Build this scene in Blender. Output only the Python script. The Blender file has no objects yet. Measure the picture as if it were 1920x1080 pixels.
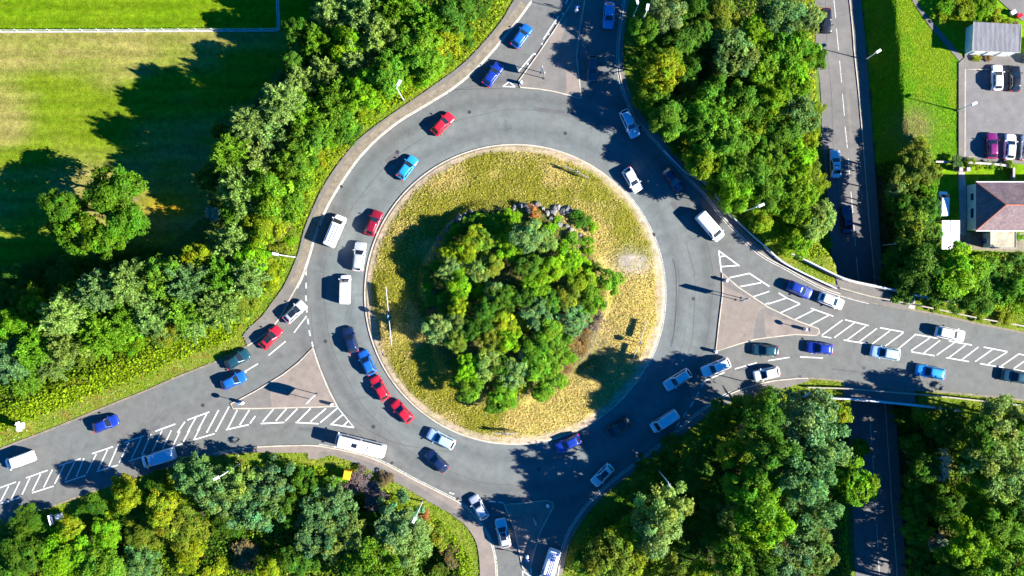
import bpy, bmesh, math, random
import numpy as np
from mathutils import Vector
from mathutils.geometry import tessellate_polygon

R = math.radians
C = bpy.context.scene.collection
SC = bpy.context.scene
random.seed(7)
rng = np.random.default_rng(11)

# ------------------------------------------------------------------ camera, sky, sun, exposure
CAM_H = 150.0            # metres above the roundabout surface
MPP = 0.085              # metres per photo pixel on the roundabout surface
cam = bpy.data.objects.new("camera", bpy.data.cameras.new("camera"))
C.objects.link(cam)
cam.location = (0, 0, CAM_H)
cam.rotation_euler = (0, 0, 0)
cam.data.sensor_width = 36.0
cam.data.lens = 36.0 * (CAM_H / MPP) / 1920.0
cam.data.clip_start = 1.0
cam.data.clip_end = 9000.0
SC.camera = cam

SUN_EL = 28.5
TO_SUN = Vector((0.968 * math.cos(R(SUN_EL)), -0.25 * math.cos(R(SUN_EL)), math.sin(R(SUN_EL)))).normalized()
world = bpy.data.worlds.new("World")
SC.world = world
world.use_nodes = True
wn = world.node_tree.nodes; wl = world.node_tree.links
sky = wn.new('ShaderNodeTexSky'); sky.sky_type = 'NISHITA'; sky.sun_disc = False
sky.sun_elevation = R(SUN_EL); sky.sun_rotation = math.atan2(TO_SUN.x, TO_SUN.y)
sky.ozone_density = 6.0; sky.air_density = 1.0; sky.dust_density = 0.2
deep = wn.new('ShaderNodeHueSaturation')          # a deep, clean blue sky
deep.inputs['Saturation'].default_value = 2.0; deep.inputs['Hue'].default_value = .51
wl.new(sky.outputs[0], deep.inputs['Color']); wl.new(deep.outputs[0], wn['Background'].inputs[0])
wn['Background'].inputs[1].default_value = 0.06
sun = bpy.data.objects.new("sun", bpy.data.lights.new("sun", 'SUN'))
C.objects.link(sun)
sun.data.energy = 5.0; sun.data.angle = R(0.5); sun.data.color = (1.0, 0.945, 0.86)
sun.rotation_euler = TO_SUN.to_track_quat('Z', 'Y').to_euler()
sun.location = (60, -20, 80)
SC.view_settings.view_transform = 'Standard'
SC.view_settings.look = 'None'
SC.view_settings.exposure = 2.0
SC.view_settings.gamma = 1.0
SC.render.engine = 'CYCLES'

# ------------------------------------------------------------------ helpers
def P(px, py, z=0.0):
    """photo pixel -> point of the real place at height z"""
    s = MPP * (CAM_H - z) / CAM_H
    return Vector(((px - 960) * s, (540 - py) * s, z))
def P2(px, py, z=0.0):
    v = P(px, py, z); return (v.x, v.y)

def link(o, parent=None):
    C.objects.link(o)
    if parent: o.parent = parent
    return o
def tag(o, label=None, cat=None, group=None, kind=None):
    if label: o['label'] = label
    if cat: o['category'] = cat
    if group: o['group'] = group
    if kind: o['kind'] = kind
    return o
def empty(name, loc, rz=0.0):
    o = bpy.data.objects.new(name, None); C.objects.link(o)
    o.location = loc; o.rotation_euler = (0, 0, rz); o.empty_display_size = 0.3
    return o
def copy_tree(o, parent=None):
    c = o.copy(); C.objects.link(c); c.parent = parent
    for ch in [k for k in bpy.data.objects if k.parent == o and k is not c]:
        copy_tree(ch, c)
    return c

class MB:
    def __init__(s): s.v = []; s.f = []; s.m = []; s.mi = 0
    def add(s, vs, fs):
        b = len(s.v); s.v += [tuple(v) for v in vs]
        for f in fs: s.f.append([i + b for i in f]); s.m.append(s.mi)
    def box(s, c, d, rz=0.0, taper=1.0):
        x, y, z = (k / 2 for k in d); cs, sn = math.cos(rz), math.sin(rz); vs = []
        for k, (sx, sy, sz) in enumerate(((-1,-1,-1),(1,-1,-1),(1,1,-1),(-1,1,-1),(-1,-1,1),(1,-1,1),(1,1,1),(-1,1,1))):
            t = taper if sz > 0 else 1
            a, b = sx * x * t, sy * y * t
            vs.append((c[0] + a * cs - b * sn, c[1] + a * sn + b * cs, c[2] + sz * z))
        s.add(vs, [(3,2,1,0),(4,5,6,7),(0,1,5,4),(1,2,6,5),(2,3,7,6),(3,0,4,7)])
    def tube(s, pts, radii, n=8, cap=True):
        pts = [Vector(p) for p in pts]; rings = []
        for i, p in enumerate(pts):
            a = pts[min(i + 1, len(pts) - 1)] - pts[max(i - 1, 0)]
            a.normalize(); u = a.cross(Vector((0, 0, 1)) if abs(a.z) < .9 else Vector((1, 0, 0))).normalized(); w = a.cross(u)
            r = radii[i] if isinstance(radii, (list, tuple)) else radii
            rings.append([p + u * (math.cos(t) * r) + w * (math.sin(t) * r) for t in [2 * math.pi * k / n for k in range(n)]])
        vs = [v for r in rings for v in r]; fs = []
        for i in range(len(pts) - 1):
            for k in range(n):
                fs.append((i*n + k, i*n + (k+1) % n, (i+1)*n + (k+1) % n, (i+1)*n + k))
        if cap:
            fs.append(tuple(range(n))[::-1]); fs.append(tuple((len(pts)-1)*n + k for k in range(n)))
        s.add(vs, fs)
    def lathe(s, c, prof, n=14):
        vs = []; fs = []
        for (r, z) in prof:
            vs += [(c[0] + r * math.cos(2*math.pi*k/n), c[1] + r * math.sin(2*math.pi*k/n), c[2] + z) for k in range(n)]
        for i in range(len(prof) - 1):
            for k in range(n): fs.append((i*n+k, i*n+(k+1)%n, (i+1)*n+(k+1)%n, (i+1)*n+k))
        fs.append(tuple(range(n))[::-1]); fs.append(tuple((len(prof)-1)*n+k for k in range(n)))
        s.add(vs, fs)
    def sheet(s, poly, z):
        """flat polygon (list of xy) at height z"""
        tris = tessellate_polygon([[Vector((p[0], p[1], 0)) for p in poly]])
        fs = []
        for a, b, c in tris:
            pa, pb, pc = poly[a], poly[b], poly[c]
            cr = (pb[0]-pa[0])*(pc[1]-pa[1]) - (pb[1]-pa[1])*(pc[0]-pa[0])
            fs.append((a, b, c) if cr > 0 else (a, c, b))
        s.add([(p[0], p[1], z) for p in poly], fs)
    def slab(s, poly, z0, z1):
        s.sheet(poly, z1)
        n = len(poly); area = sum(poly[i][0]*poly[(i+1)%n][1] - poly[(i+1)%n][0]*poly[i][1] for i in range(n))
        vs = [(p[0], p[1], z0) for p in poly] + [(p[0], p[1], z1) for p in poly]
        s.add(vs, [((i, (i+1)%n, n+(i+1)%n, n+i) if area > 0 else (n+i, n+(i+1)%n, (i+1)%n, i)) for i in range(n)])
    def ribbon(s, line, w, z0, z1=None, closed=False):
        """strip of width w along xy polyline; flat at z0, or a bar from z0 to z1"""
        n = len(line); L = []; Rr = []
        for i in range(n):
            a = line[(i-1) % n] if (closed or i) else line[0]; b = line[(i+1) % n] if (closed or i < n-1) else line[-1]
            dx, dy = b[0]-a[0], b[1]-a[1]; d = math.hypot(dx, dy) or 1
            nx, ny = -dy/d*w/2, dx/d*w/2
            L.append((line[i][0]+nx, line[i][1]+ny)); Rr.append((line[i][0]-nx, line[i][1]-ny))
        m = n if closed else n - 1
        zt = z0 if z1 is None else z1
        vs = [(p[0], p[1], zt) for p in L] + [(p[0], p[1], zt) for p in Rr]
        fs = [(n+i, n+(i+1)%n, (i+1)%n, i) for i in range(m)]
        if z1 is not None:
            vs += [(p[0], p[1], z0) for p in L] + [(p[0], p[1], z0) for p in Rr]
            for i in range(m):
                j = (i+1) % n
                fs.append((i, j, 2*n+j, 2*n+i)); fs.append((n+j, n+i, 3*n+i, 3*n+j))
            if not closed:
                fs.append((n, 0, 2*n, 3*n)); fs.append((n-1, 2*n-1, 4*n-1, 3*n-1))
        s.add(vs, fs)
    def build(s, name, mats, parent=None, smooth=False):
        me = bpy.data.meshes.new(name); me.from_pydata(s.v, [], s.f)
        for m in (mats if isinstance(mats, (list, tuple)) else [mats]): me.materials.append(m)
        me.polygons.foreach_set('material_index', s.m)
        if smooth: me.polygons.foreach_set('use_smooth', [True] * len(s.f))
        me.update()
        return link(bpy.data.objects.new(name, me), parent)

def spline(pts, step=1.0, closed=False):
    """Catmull-Rom through xy points"""
    pts = [np.array(p, float) for p in pts]; n = len(pts); out = []
    for i in range(n if closed else n - 1):
        p1, p2 = pts[i], pts[(i+1) % n]
        p0 = pts[i-1] if (closed or i) else 2*p1 - p2
        p3 = pts[(i+2) % n] if (closed or i < n-2) else 2*p2 - p1
        k = max(1, int(np.linalg.norm(p2-p1) / step))
        for t in np.arange(k) / k:
            out.append(tuple(0.5*((2*p1) + (p2-p0)*t + (2*p0-5*p1+4*p2-p3)*t*t + (3*p1-p0-3*p2+p3)*t**3)))
    if not closed: out.append(tuple(pts[-1]))
    return out
def px_line(pts, z=0.0, step=1.0, smooth=True):
    w = [P2(a, b, z) for a, b in pts]
    return spline(w, step) if smooth else w
def circle(cx, cy, r, n=120, a0=0, a1=2*math.pi, closed=True):
    m = n if closed else n - 1
    return [(cx + r*math.cos(a0+(a1-a0)*k/m), cy + r*math.sin(a0+(a1-a0)*k/m)) for k in range(n)]

# value noise (numpy), several octaves
def _hash(i, j, s):
    h = (i.astype(np.int64) * 374761393 + j.astype(np.int64) * 668265263 + s * 974711) & 0x7fffffff
    h = ((h ^ (h >> 13)) * 1274126177) & 0x7fffffff
    return ((h ^ (h >> 16)) & 0xffff) / 65535.0
def vnoise(x, y, scale, seed=0, octv=3):
    out = 0; amp = 1; tot = 0
    for o in range(octv):
        X = np.asarray(x) / scale * 2**o + 1000; Y = np.asarray(y) / scale * 2**o + 1000
        i = np.floor(X); j = np.floor(Y); fx = X-i; fy = Y-j
        fx = fx*fx*(3-2*fx); fy = fy*fy*(3-2*fy); s = seed*17+o
        v = (_hash(i,j,s)*(1-fx)+_hash(i+1,j,s)*fx)*(1-fy) + (_hash(i,j+1,s)*(1-fx)+_hash(i+1,j+1,s)*fx)*fy
        out = out + v*amp; tot += amp; amp *= .55
    return out / tot
def sstep(a, b, x):
    t = np.clip((np.asarray(x) - a) / (b - a), 0, 1); return t*t*(3-2*t)
def inside(poly, X, Y):
    X = np.asarray(X); Y = np.asarray(Y); c = np.zeros(X.shape, bool); n = len(poly)
    for i in range(n):
        x0, y0 = poly[i]; x1, y1 = poly[(i+1) % n]
        if y0 == y1: continue
        cond = (y0 > Y) != (y1 > Y)
        c ^= cond & (X < (x1-x0)*(Y-y0)/(y1-y0) + x0)
    return c
def dist_line(line, X, Y, closed=False):
    d = np.full(np.shape(X), 1e9); n = len(line)
    for i in range(n if closed else n-1):
        ax, ay = line[i]; bx, by = line[(i+1) % n]; dx, dy = bx-ax, by-ay; L = dx*dx+dy*dy or 1e-9
        t = np.clip(((X-ax)*dx + (Y-ay)*dy)/L, 0, 1)
        d = np.minimum(d, (X-ax-t*dx)**2 + (Y-ay-t*dy)**2)
    return np.sqrt(d)

# ------------------------------------------------------------------ materials
def nodes_of(name):
    m = bpy.data.materials.new(name); m.use_nodes = True
    nt = m.node_tree; b = nt.nodes['Principled BSDF']
    return m, nt, b
def noise_node(nt, scale, detail=4, coord='Object', rough=.6, vec_scale=None):
    t = nt.nodes.new('ShaderNodeTexCoord'); n = nt.nodes.new('ShaderNodeTexNoise')
    n.inputs['Scale'].default_value = scale; n.inputs['Detail'].default_value = detail; n.inputs['Roughness'].default_value = rough
    if vec_scale:
        mp = nt.nodes.new('ShaderNodeMapping'); mp.inputs['Scale'].default_value = vec_scale
        nt.links.new(t.outputs[coord], mp.inputs[0]); nt.links.new(mp.outputs[0], n.inputs['Vector'])
    else: nt.links.new(t.outputs[coord], n.inputs['Vector'])
    return n.outputs['Fac']
def ramp(nt, fac, stops):
    r = nt.nodes.new('ShaderNodeValToRGB'); nt.links.new(fac, r.inputs[0]); e = r.color_ramp.elements
    while len(e) < len(stops): e.new(0.5)
    for k, (p, c) in enumerate(stops):
        e[k].position = p; e[k].color = tuple(c) + (1,) if hasattr(c, '__len__') else (c, c, c, 1)
    return r.outputs[0]
def mul(nt, a, b, fac=1.0, mode='MULTIPLY'):
    m = nt.nodes.new('ShaderNodeMix'); m.data_type = 'RGBA'; m.blend_type = mode
    for s, v in ((m.inputs[0], fac), (m.inputs[6], a), (m.inputs[7], b)):
        if hasattr(v, 'is_output'): nt.links.new(v, s)
        elif hasattr(v, '__len__'): s.default_value = tuple(v)[:3] + (1,)
        else: s.default_value = v
    return m.outputs[2]
def bump(nt, b, h, strength=.3, dist=.05):
    n = nt.nodes.new('ShaderNodeBump'); n.inputs['Strength'].default_value = strength; n.inputs['Distance'].default_value = dist
    nt.links.new(h, n.inputs['Height']); nt.links.new(n.outputs[0], b.inputs['Normal'])

def simple(name, col, rough=.6, metal=0.0, var=.25, scale=1.5, coat=0.0, fine=None, bumpy=0.0):
    m, nt, b = nodes_of(name)
    f = noise_node(nt, scale, 5)
    c = mul(nt, col, ramp(nt, f, ((.3, 1-var), (.7, 1+var*.6))))
    if fine:
        f2 = noise_node(nt, fine, 3); c = mul(nt, c, ramp(nt, f2, ((.3, .75), (.7, 1.2))))
        if bumpy: bump(nt, b, f2, bumpy, .03)
    nt.links.new(c, b.inputs['Base Color'])
    b.inputs['Roughness'].default_value = rough; b.inputs['Metallic'].default_value = metal
    b.inputs['Coat Weight'].default_value = coat; b.inputs['Coat Roughness'].default_value = .05
    return m

def asphalt(name, base, cool, banded=False, crack=True):
    m, nt, b = nodes_of(name)
    big = noise_node(nt, .09, 4); mid = noise_node(nt, .7, 5); fine = noise_node(nt, 14, 3)
    c = mul(nt, base, cool, ramp(nt, big, ((.38, 0.0), (.62, 1.0))), 'MIX')
    if banded:      # worn wheel tracks circling the island
        g = nt.nodes.new('ShaderNodeNewGeometry'); sub = nt.nodes.new('ShaderNodeVectorMath'); sub.operation = 'SUBTRACT'
        sub.inputs[1].default_value = (ISL[0], ISL[1], 0); nt.links.new(g.outputs['Position'], sub.inputs[0])
        le = nt.nodes.new('ShaderNodeVectorMath'); le.operation = 'LENGTH'; nt.links.new(sub.outputs[0], le.inputs[0])
        w = noise_node(nt, .12, 2)
        ad = nt.nodes.new('ShaderNodeMath'); ad.operation = 'MULTIPLY_ADD'; ad.inputs[1].default_value = 1.2
        nt.links.new(w, ad.inputs[0]); nt.links.new(le.outputs['Value'], ad.inputs[2])
        mr = nt.nodes.new('ShaderNodeMapRange'); mr.inputs[1].default_value = 23.5; mr.inputs[2].default_value = 40
        nt.links.new(ad.outputs[0], mr.inputs[0])
        band = ramp(nt, mr.outputs[0], ((0, (1.0,1.04,1.03)), (.10, (1.08,1.14,1.13)), (.20, (.82,.88,.89)), (.30, (1.06,1.12,1.1)), (.42, (.98,1.02,1.0)), (.50, (.78,.79,.78)), (.58, (1.0,.98,.95)), (.68, (.82,.80,.78)), (.8, (1.0,.97,.93)), (1, (.98,.95,.91))))
        c = mul(nt, c, band, .95)
    c = mul(nt, c, ramp(nt, mid, ((.3, .84), (.7, 1.12))))
    st = noise_node(nt, .33, 6, rough=.75); c = mul(nt, c, ramp(nt, st, ((.30, .72), (.42, 1.0), (.62, 1.0), (.74, 1.13))))
    c = mul(nt, c, ramp(nt, fine, ((.3, .82), (.7, 1.15))))
    if crack:
        t = nt.nodes.new('ShaderNodeTexCoord'); v = nt.nodes.new('ShaderNodeTexVoronoi'); v.feature = 'DISTANCE_TO_EDGE'; v.inputs['Scale'].default_value = .16
        wv = nt.nodes.new('ShaderNodeTexNoise'); wv.inputs['Scale'].default_value = .5; nt.links.new(t.outputs['Object'], wv.inputs['Vector'])
        mx = mul(nt, t.outputs['Object'], wv.outputs['Color'], .12, 'LINEAR_LIGHT'); nt.links.new(mx, v.inputs['Vector'])
        c = mul(nt, c, ramp(nt, v.outputs['Distance'], ((0.0, .72), (.008, 1.0))), .55)
    nt.links.new(c, b.inputs['Base Color']); b.inputs['Roughness'].default_value = .85
    b.inputs['Specular IOR Level'].default_value = .25
    bump(nt, b, fine, .25, .02)
    return m

ISL = P2(965, 552); ISL_R = 280.5 * MPP

M = {}
M['road'] = asphalt('asphalt_road', (.120,.123,.119), (.116,.128,.126), True)
M['low_road'] = asphalt('worn_asphalt', (.145,.138,.13), (.125,.12,.116))
M['pave'] = asphalt('pavement_tarmac', (.13,.125,.118), (.155,.14,.122), crack=False)
M['slab'] = asphalt('pinkish_paving', (.20,.165,.142), (.185,.157,.133), crack=False)
M['dirt_edge'] = simple('gritty_verge', (.19,.16,.115), .95, var=.35, scale=1.2, fine=9, bumpy=.3)
M['kerb'] = simple('kerb_stone', (.42,.37,.29), .85, var=.3, scale=.9, fine=12)
def worn_paint(name, col, wear):
    m, nt, b = nodes_of(name)
    c = mul(nt, col, ramp(nt, noise_node(nt, .8, 4), ((.3, .8), (.7, 1.05))))
    w1 = ramp(nt, noise_node(nt, 5.5, 5, rough=.7), ((wear-.06, 0.0), (wear+.06, 1.0)))
    c = mul(nt, (.15,.15,.145), c, w1, 'MIX')
    nt.links.new(c, b.inputs['Base Color']); b.inputs['Roughness'].default_value = .8; return m
M['paint'] = worn_paint('road_paint', (.64,.625,.60), .38)
M['paint_worn'] = worn_paint('worn_road_paint', (.52,.51,.485), .46)
M['patch'] = asphalt('repair_asphalt', (.088,.09,.091), (.10,.102,.103), crack=False)
M['seam'] = simple('tar_seam', (.035,.036,.038), .7)
M['rail_beige'] = simple('weathered_rail', (.30,.265,.20), .7, var=.25)
M['concrete'] = simple('concrete', (.36,.34,.31), .85, var=.3, scale=.6, fine=7)
M['galv'] = simple('galvanised_steel', (.62,.64,.66), .45, .55, var=.15)
M['white_metal'] = simple('white_painted_metal', (.78,.78,.76), .45, var=.08)
M['dark_metal'] = simple('dark_metal', (.05,.05,.055), .5, .3)
M['grey_metal'] = simple('grey_sign_back', (.4,.41,.42), .5, .4, var=.12)
M['white'] = simple('white_plastic', (.8,.8,.8), .4, var=.06)
M['blue_sign'] = simple('blue_sign_face', (.01,.09,.42), .4, var=.05)
M['black'] = simple('black_sign_face', (.015,.015,.016), .5)
M['green_sign'] = simple('green_sign_face', (.01,.12,.05), .4, var=.05)
M['yellow'] = simple('yellow_plastic', (.72,.36,.012), .45, var=.12)
M['tyre'] = simple('tyre_rubber', (.018,.018,.018), .85)
M['rim'] = simple('alloy_rim', (.45,.46,.47), .35, .8, var=.1)
M['rock'] = simple('grey_rock', (.15,.148,.145), .9, var=.5, scale=2.2, fine=8, bumpy=.5)
M['brick'] = simple('red_brick', (.33,.13,.08), .85, var=.3, scale=3, fine=14)
M['bark'] = simple('tree_bark', (.10,.075,.05), .95, var=.4, scale=3)
m, nt, b = nodes_of('car_glass'); b.inputs['Base Color'].default_value = (.012,.016,.02,1); b.inputs['Roughness'].default_value = .06; b.inputs['Specular IOR Level'].default_value = .7
M['glass'] = m
m, nt, b = nodes_of('headlight_glass'); b.inputs['Base Color'].default_value = (.75,.77,.8,1); b.inputs['Roughness'].default_value = .12
M['headlight'] = m
m, nt, b = nodes_of('tail_light_glass'); b.inputs['Base Color'].default_value = (.5,.01,.012,1); b.inputs['Roughness'].default_value = .15
M['tail'] = m
def paint(name, col, metal=.35, rough=.32):
    m, nt, b = nodes_of(name)
    d = noise_node(nt, 2.2, 4); c = mul(nt, col, ramp(nt, d, ((.3, .9), (.7, 1.05))))
    nt.links.new(c, b.inputs['Base Color']); b.inputs['Metallic'].default_value = metal; b.inputs['Roughness'].default_value = rough
    b.inputs['Coat Weight'].default_value = .8; b.inputs['Coat Roughness'].default_value = .06
    return m
PAINT = {k: paint(n, c, mt) for k, n, c, mt in (
    ('white','white_car_paint',(.78,.79,.8),0.0), ('silver','silver_car_paint',(.6,.62,.64),.45), ('paleblue','pale_blue_silver_paint',(.42,.58,.7),.3),
    ('blue','bright_blue_car_paint',(.010,.105,.40),.15), ('royal','royal_blue_car_paint',(.008,.032,.27),.15), ('sky','light_blue_car_paint',(.02,.25,.56),.1),
    ('navy','navy_car_paint',(.008,.02,.07),.2), ('black','black_car_paint',(.01,.011,.014),.2), ('teal','dark_teal_car_paint',(.012,.06,.085),.25),
    ('red','red_car_paint',(.44,.012,.026),.05), ('darkred','dark_red_car_paint',(.22,.006,.02),.15), ('maroon','plum_car_paint',(.17,.01,.11),.15), ('grey','grey_car_paint',(.16,.19,.23),.4))}

# leaves: colour of the tree from the object, tint of each leaf from the mesh
def leaf_material(name, from_object=True, trans=.42):
    m, nt, b = nodes_of(name)
    at = nt.nodes.new('ShaderNodeAttribute'); at.attribute_name = 'tint'
    if from_object:
        oi = nt.nodes.new('ShaderNodeObjectInfo'); c = mul(nt, oi.outputs['Color'], at.outputs['Color'])
    else: c = at.outputs['Color']
    nt.links.new(c, b.inputs['Base Color']); b.inputs['Roughness'].default_value = .6; b.inputs['Specular IOR Level'].default_value = .12
    tr = nt.nodes.new('ShaderNodeBsdfTranslucent'); hs = nt.nodes.new('ShaderNodeHueSaturation'); hs.inputs['Hue'].default_value = .48; hs.inputs['Value'].default_value = 1.2
    nt.links.new(c, hs.inputs['Color']); nt.links.new(hs.outputs[0], tr.inputs[0])
    mx = nt.nodes.new('ShaderNodeMixShader'); mx.inputs[0].default_value = trans
    nt.links.new(b.outputs[0], mx.inputs[1]); nt.links.new(tr.outputs[0], mx.inputs[2])
    nt.links.new(mx.outputs[0], nt.nodes['Material Output'].inputs[0])
    return m
M['leaf'] = leaf_material('leaves')
M['cover'] = leaf_material('ground_cover_leaves', False, .36)
# ------------------------------------------------------------------ the road layout, traced on the ground
NW_EDGE = [(1190,-520),(1120,-200),(1052,-75),(997,0),(960,50),(905,115),(855,160),(805,192),(755,222),(725,244),(697,269),(665,305),(630,357),(610,393),(590,442),(577,487),(563,525),(548,552),(536,575),(524,597),(502,622),(478,640),(448,657),(410,676),(337,705),(275,732),(205,760),(140,787),(70,815),(0,842),(-200,925),(-600,1090)]
SW_EDGE = [(-600,1240),(-200,1055),(0,983),(87,953),(175,921),(250,895),(325,873),(400,851),(440,843),(480,838),(580,835),(620,840),(655,847),(692,857),(730,874),(780,901),(830,926),(867,946),(892,970),(915,1005),(925,1035),(930,1079),(930,1200),(925,1600)]
SE_EDGE = [(1040,1600),(1040,1200),(1046,1079),(1060,1017),(1075,985),(1100,950),(1135,915),(1172,885),(1210,857),(1242,832),(1275,805),(1310,775),(1347,750),(1385,732),(1440,716),(1480,711),(1515,709),(1585,715),(1665,726),(1715,731),(1765,735),(1840,742),(1920,751),(2200,800),(2500,850)]
NE_EDGE = [(2500,745),(2200,680),(1920,624),(1830,606),(1765,591),(1690,577),(1630,566),(1575,551),(1540,538),(1500,517),(1470,500),(1437,483),(1410,463),(1385,438),(1350,400),(1320,362),(1292,335),(1265,305),(1235,270),(1195,225),(1175,185),(1162,137),(1160,92),(1164,50),(1172,0),(1195,-120),(1230,-300),(1290,-520)]
edges = {k: px_line(v) for k, v in (('nw', NW_EDGE), ('sw', SW_EDGE), ('se', SE_EDGE), ('ne', NE_EDGE))}
ROAD = edges['nw'] + edges['sw'] + edges['se'] + edges['ne']

# lower road (passes under the bridge, 6 m down)
ZL = -6.0
LOW_W = [(1500,-400),(1528,0),(1530,87),(1539,175),(1542,269),(1550,352),(1562,510),(1576,640),(1590,780),(1597,935),(1604,1079),(1622,1500)]
LOW_K = [(1548,-400),(1593,0),(1602,100),(1610,175),(1618,269),(1628,400),(1641,540),(1651,660),(1660,770),(1671,935),(1682,1079),(1712,1500)]
LOW_E = [(1570,-400),(1614,0),(1626,125),(1637,269),(1648,420),(1656,540),(1668,660),(1680,790),(1690,935),(1699,1079),(1730,1500)]
lw, lk, le_ = (px_line(v, ZL, 1.5) for v in (LOW_W, LOW_K, LOW_E))
LOW_POLY = lw + le_[::-1]
ZE = -2.5                # level of the car park and the house
ZF = -3.0                # level of the playing field

WOODS = {
 'north-west wood': [(600,-60),(985,-60),(945,30),(880,110),(800,165),(730,215),(660,270),(605,345),(570,430),(535,510),(490,570),(440,580),(410,480),(395,400),(395,330),(430,230),(500,170),(560,90)],
 'west wood': [(-60,500),(150,520),(330,480),(420,470),(500,560),(470,600),(430,640),(330,690),(200,745),(60,795),(-60,830)],
 'north-east wood': [(1178,-60),(1540,-60),(1545,250),(1560,480),(1490,490),(1430,455),(1350,370),(1290,305),(1210,215),(1180,150)],
 'south-east wood': [(1065,1140),(1065,1030),(1110,965),(1180,900),(1280,825),(1390,745),(1500,725),(1585,770),(1600,935),(1608,1140)],
 'far south-east wood': [(1690,775),(1800,775),(1990,790),(1990,1140),(1712,1140)],
 'south-west wood': [(-60,1140),(-60,1020),(100,968),(250,915),(400,870),(560,862),(660,885),(760,930),(840,980),(885,1040),(890,1140)],
 'wood beside the house': [(1655,300),(1740,290),(1750,380),(1770,470),(1990,480),(1990,610),(1700,560),(1662,530)],
}
WOOD_W = {k: [P2(a, b, -1.5) for a, b in v] for k, v in WOODS.items()}
FIELD = [P2(a, b, ZF) for a, b in ((-900,-500),(585,-500),(585,20),(545,100),(490,170),(425,230),(392,320),(392,400),(300,470),(0,500),(-900,560))]

def heights(X, Y):
    """height of the natural ground"""
    shp = X.shape; X = X.ravel(); Y = Y.ravel()
    near = (np.abs(X) < 140) & (np.abs(Y) < 110)
    d_up = np.full(X.shape, 60.0); d_low = np.full(X.shape, 60.0)
    d = dist_line(ROAD, X[near], Y[near], True); d[inside(ROAD, X[near], Y[near])] = 0; d_up[near] = d
    d = dist_line(LOW_POLY, X[near], Y[near], True); d[inside(LOW_POLY, X[near], Y[near])] = 0; d_low[near] = d
    lx = np.interp(Y, [p[1] for p in lw][::-1], [p[0] for p in lw][::-1])
    east = X > lx + 6
    base = np.where(east, ZE - .06, -1.6)
    fld = sstep(-14, 0, -dist_line(FIELD, X, Y, True) * np.where(inside(FIELD, X, Y), -1, 1) - 0) if False else np.where(inside(FIELD, X, Y), 1.0, np.clip(1 - dist_line(FIELD, X, Y, True)/12, 0, 1))
    base = base*(1-fld) + ZF*fld
    plat = -.06 - np.maximum(0, d_up - 5.5) * .42
    h = np.maximum(plat, base)
    wob = (vnoise(X, Y, 9, 3) - .5) * sstep(4, 9, d_up) * sstep(2, 6, d_low) * np.where(east | (fld > .9), .12, .9)
    h = h + wob
    slope = np.where(east, .9, .62); k = 1 - sstep(3.0, 7.0, d_up)
    slope = slope*(1-k) + 6.0*k
    low = ZL - .07 + np.maximum(0, d_low - .25) * slope
    return np.minimum(h, low).reshape(shp), d_up.reshape(shp), d_low.reshape(shp)

fx = np.arange(-105, 105.01, .6); fy = np.arange(-72, 72.01, .6)
gx = 105 + np.cumsum(np.geomspace(1.5, 900, 16)); gy = 72 + np.cumsum(np.geomspace(1.5, 900, 16))
gxs = np.concatenate([-gx[::-1], fx, gx]); gys = np.concatenate([-gy[::-1], fy, gy])
GX, GY = np.meshgrid(gxs, gys)
GZ, DUP, DLOW = heights(GX, GY)
def ground_z(x, y):
    i = np.clip(np.searchsorted(gxs, x) - 1, 0, len(gxs)-2); j = np.clip(np.searchsorted(gys, y) - 1, 0, len(gys)-2)
    tx = (x-gxs[i])/(gxs[i+1]-gxs[i]); ty = (y-gys[j])/(gys[j+1]-gys[j])
    return (GZ[j,i]*(1-tx)+GZ[j,i+1]*tx)*(1-ty) + (GZ[j+1,i]*(1-tx)+GZ[j+1,i+1]*tx)*ty
def grid_at(A, x, y):
    i = np.clip(np.searchsorted(gxs, x) - 1, 0, len(gxs)-2); j = np.clip(np.searchsorted(gys, y) - 1, 0, len(gys)-2)
    return A[j, i]

# colours of the ground by what grows there
def lerp3(a, b, t): return a*(1-t[..., None]) + np.array(b)*t[..., None]
col = np.zeros(GX.shape + (3,)) + np.array((.075,.12,.02))
n1 = vnoise(GX, GY, 14, 5); n2 = vnoise(GX, GY, 4, 6); n3 = vnoise(GX, GY*3.0, 22, 8)
inf = inside(FIELD, GX, GY)
mow = .5 + .5*np.sin(GY*2*np.pi/2.6 + n2*1.6)
fieldc = lerp3(np.zeros(GX.shape+(3,)) + np.array((.12,.175,.008)), (.205,.19,.05), sstep(.42, .66, n1*.35+n3*.65))
north = (GY > P(0, 57, ZF).y)
fieldc[north] = (lerp3(np.zeros(GX.shape+(3,)) + np.array((.075,.17,.002)), (.12,.175,.006), n1))[north]
fieldc *= (.86 + .28*mow*np.clip(n1*1.6,0,1))[..., None]
yel = np.exp(-((GX-P(310,385).x)**2/14 + (GY-P(310,385).y)**2/5)); fieldc = lerp3(fieldc, (.3,.2,.01), np.clip(yel*1.1,0,1))
col[inf] = fieldc[inf]
wood = np.zeros(GX.shape, bool)
for k, v in WOOD_W.items(): wood |= inside(v, GX, GY)
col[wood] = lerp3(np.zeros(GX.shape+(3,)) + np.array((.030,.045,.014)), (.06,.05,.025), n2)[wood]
verge = (DUP > 0) & (DUP < 5) & ~inf
col[verge] = lerp3(np.zeros(GX.shape+(3,)) + np.array((.10,.17,.012)), (.17,.18,.03), n2)[verge]
lx = np.interp(GY, [p[1] for p in le_][::-1], [p[0] for p in le_][::-1])
east = (GX > lx + .2) & (DUP > 5) & ~wood
col[east] = lerp3(np.zeros(GX.shape+(3,)) + np.array((.10,.24,.004)), (.17,.25,.012), n2)[east]
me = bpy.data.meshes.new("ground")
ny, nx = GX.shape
idx = np.arange(ny*nx).reshape(ny, nx)
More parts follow.
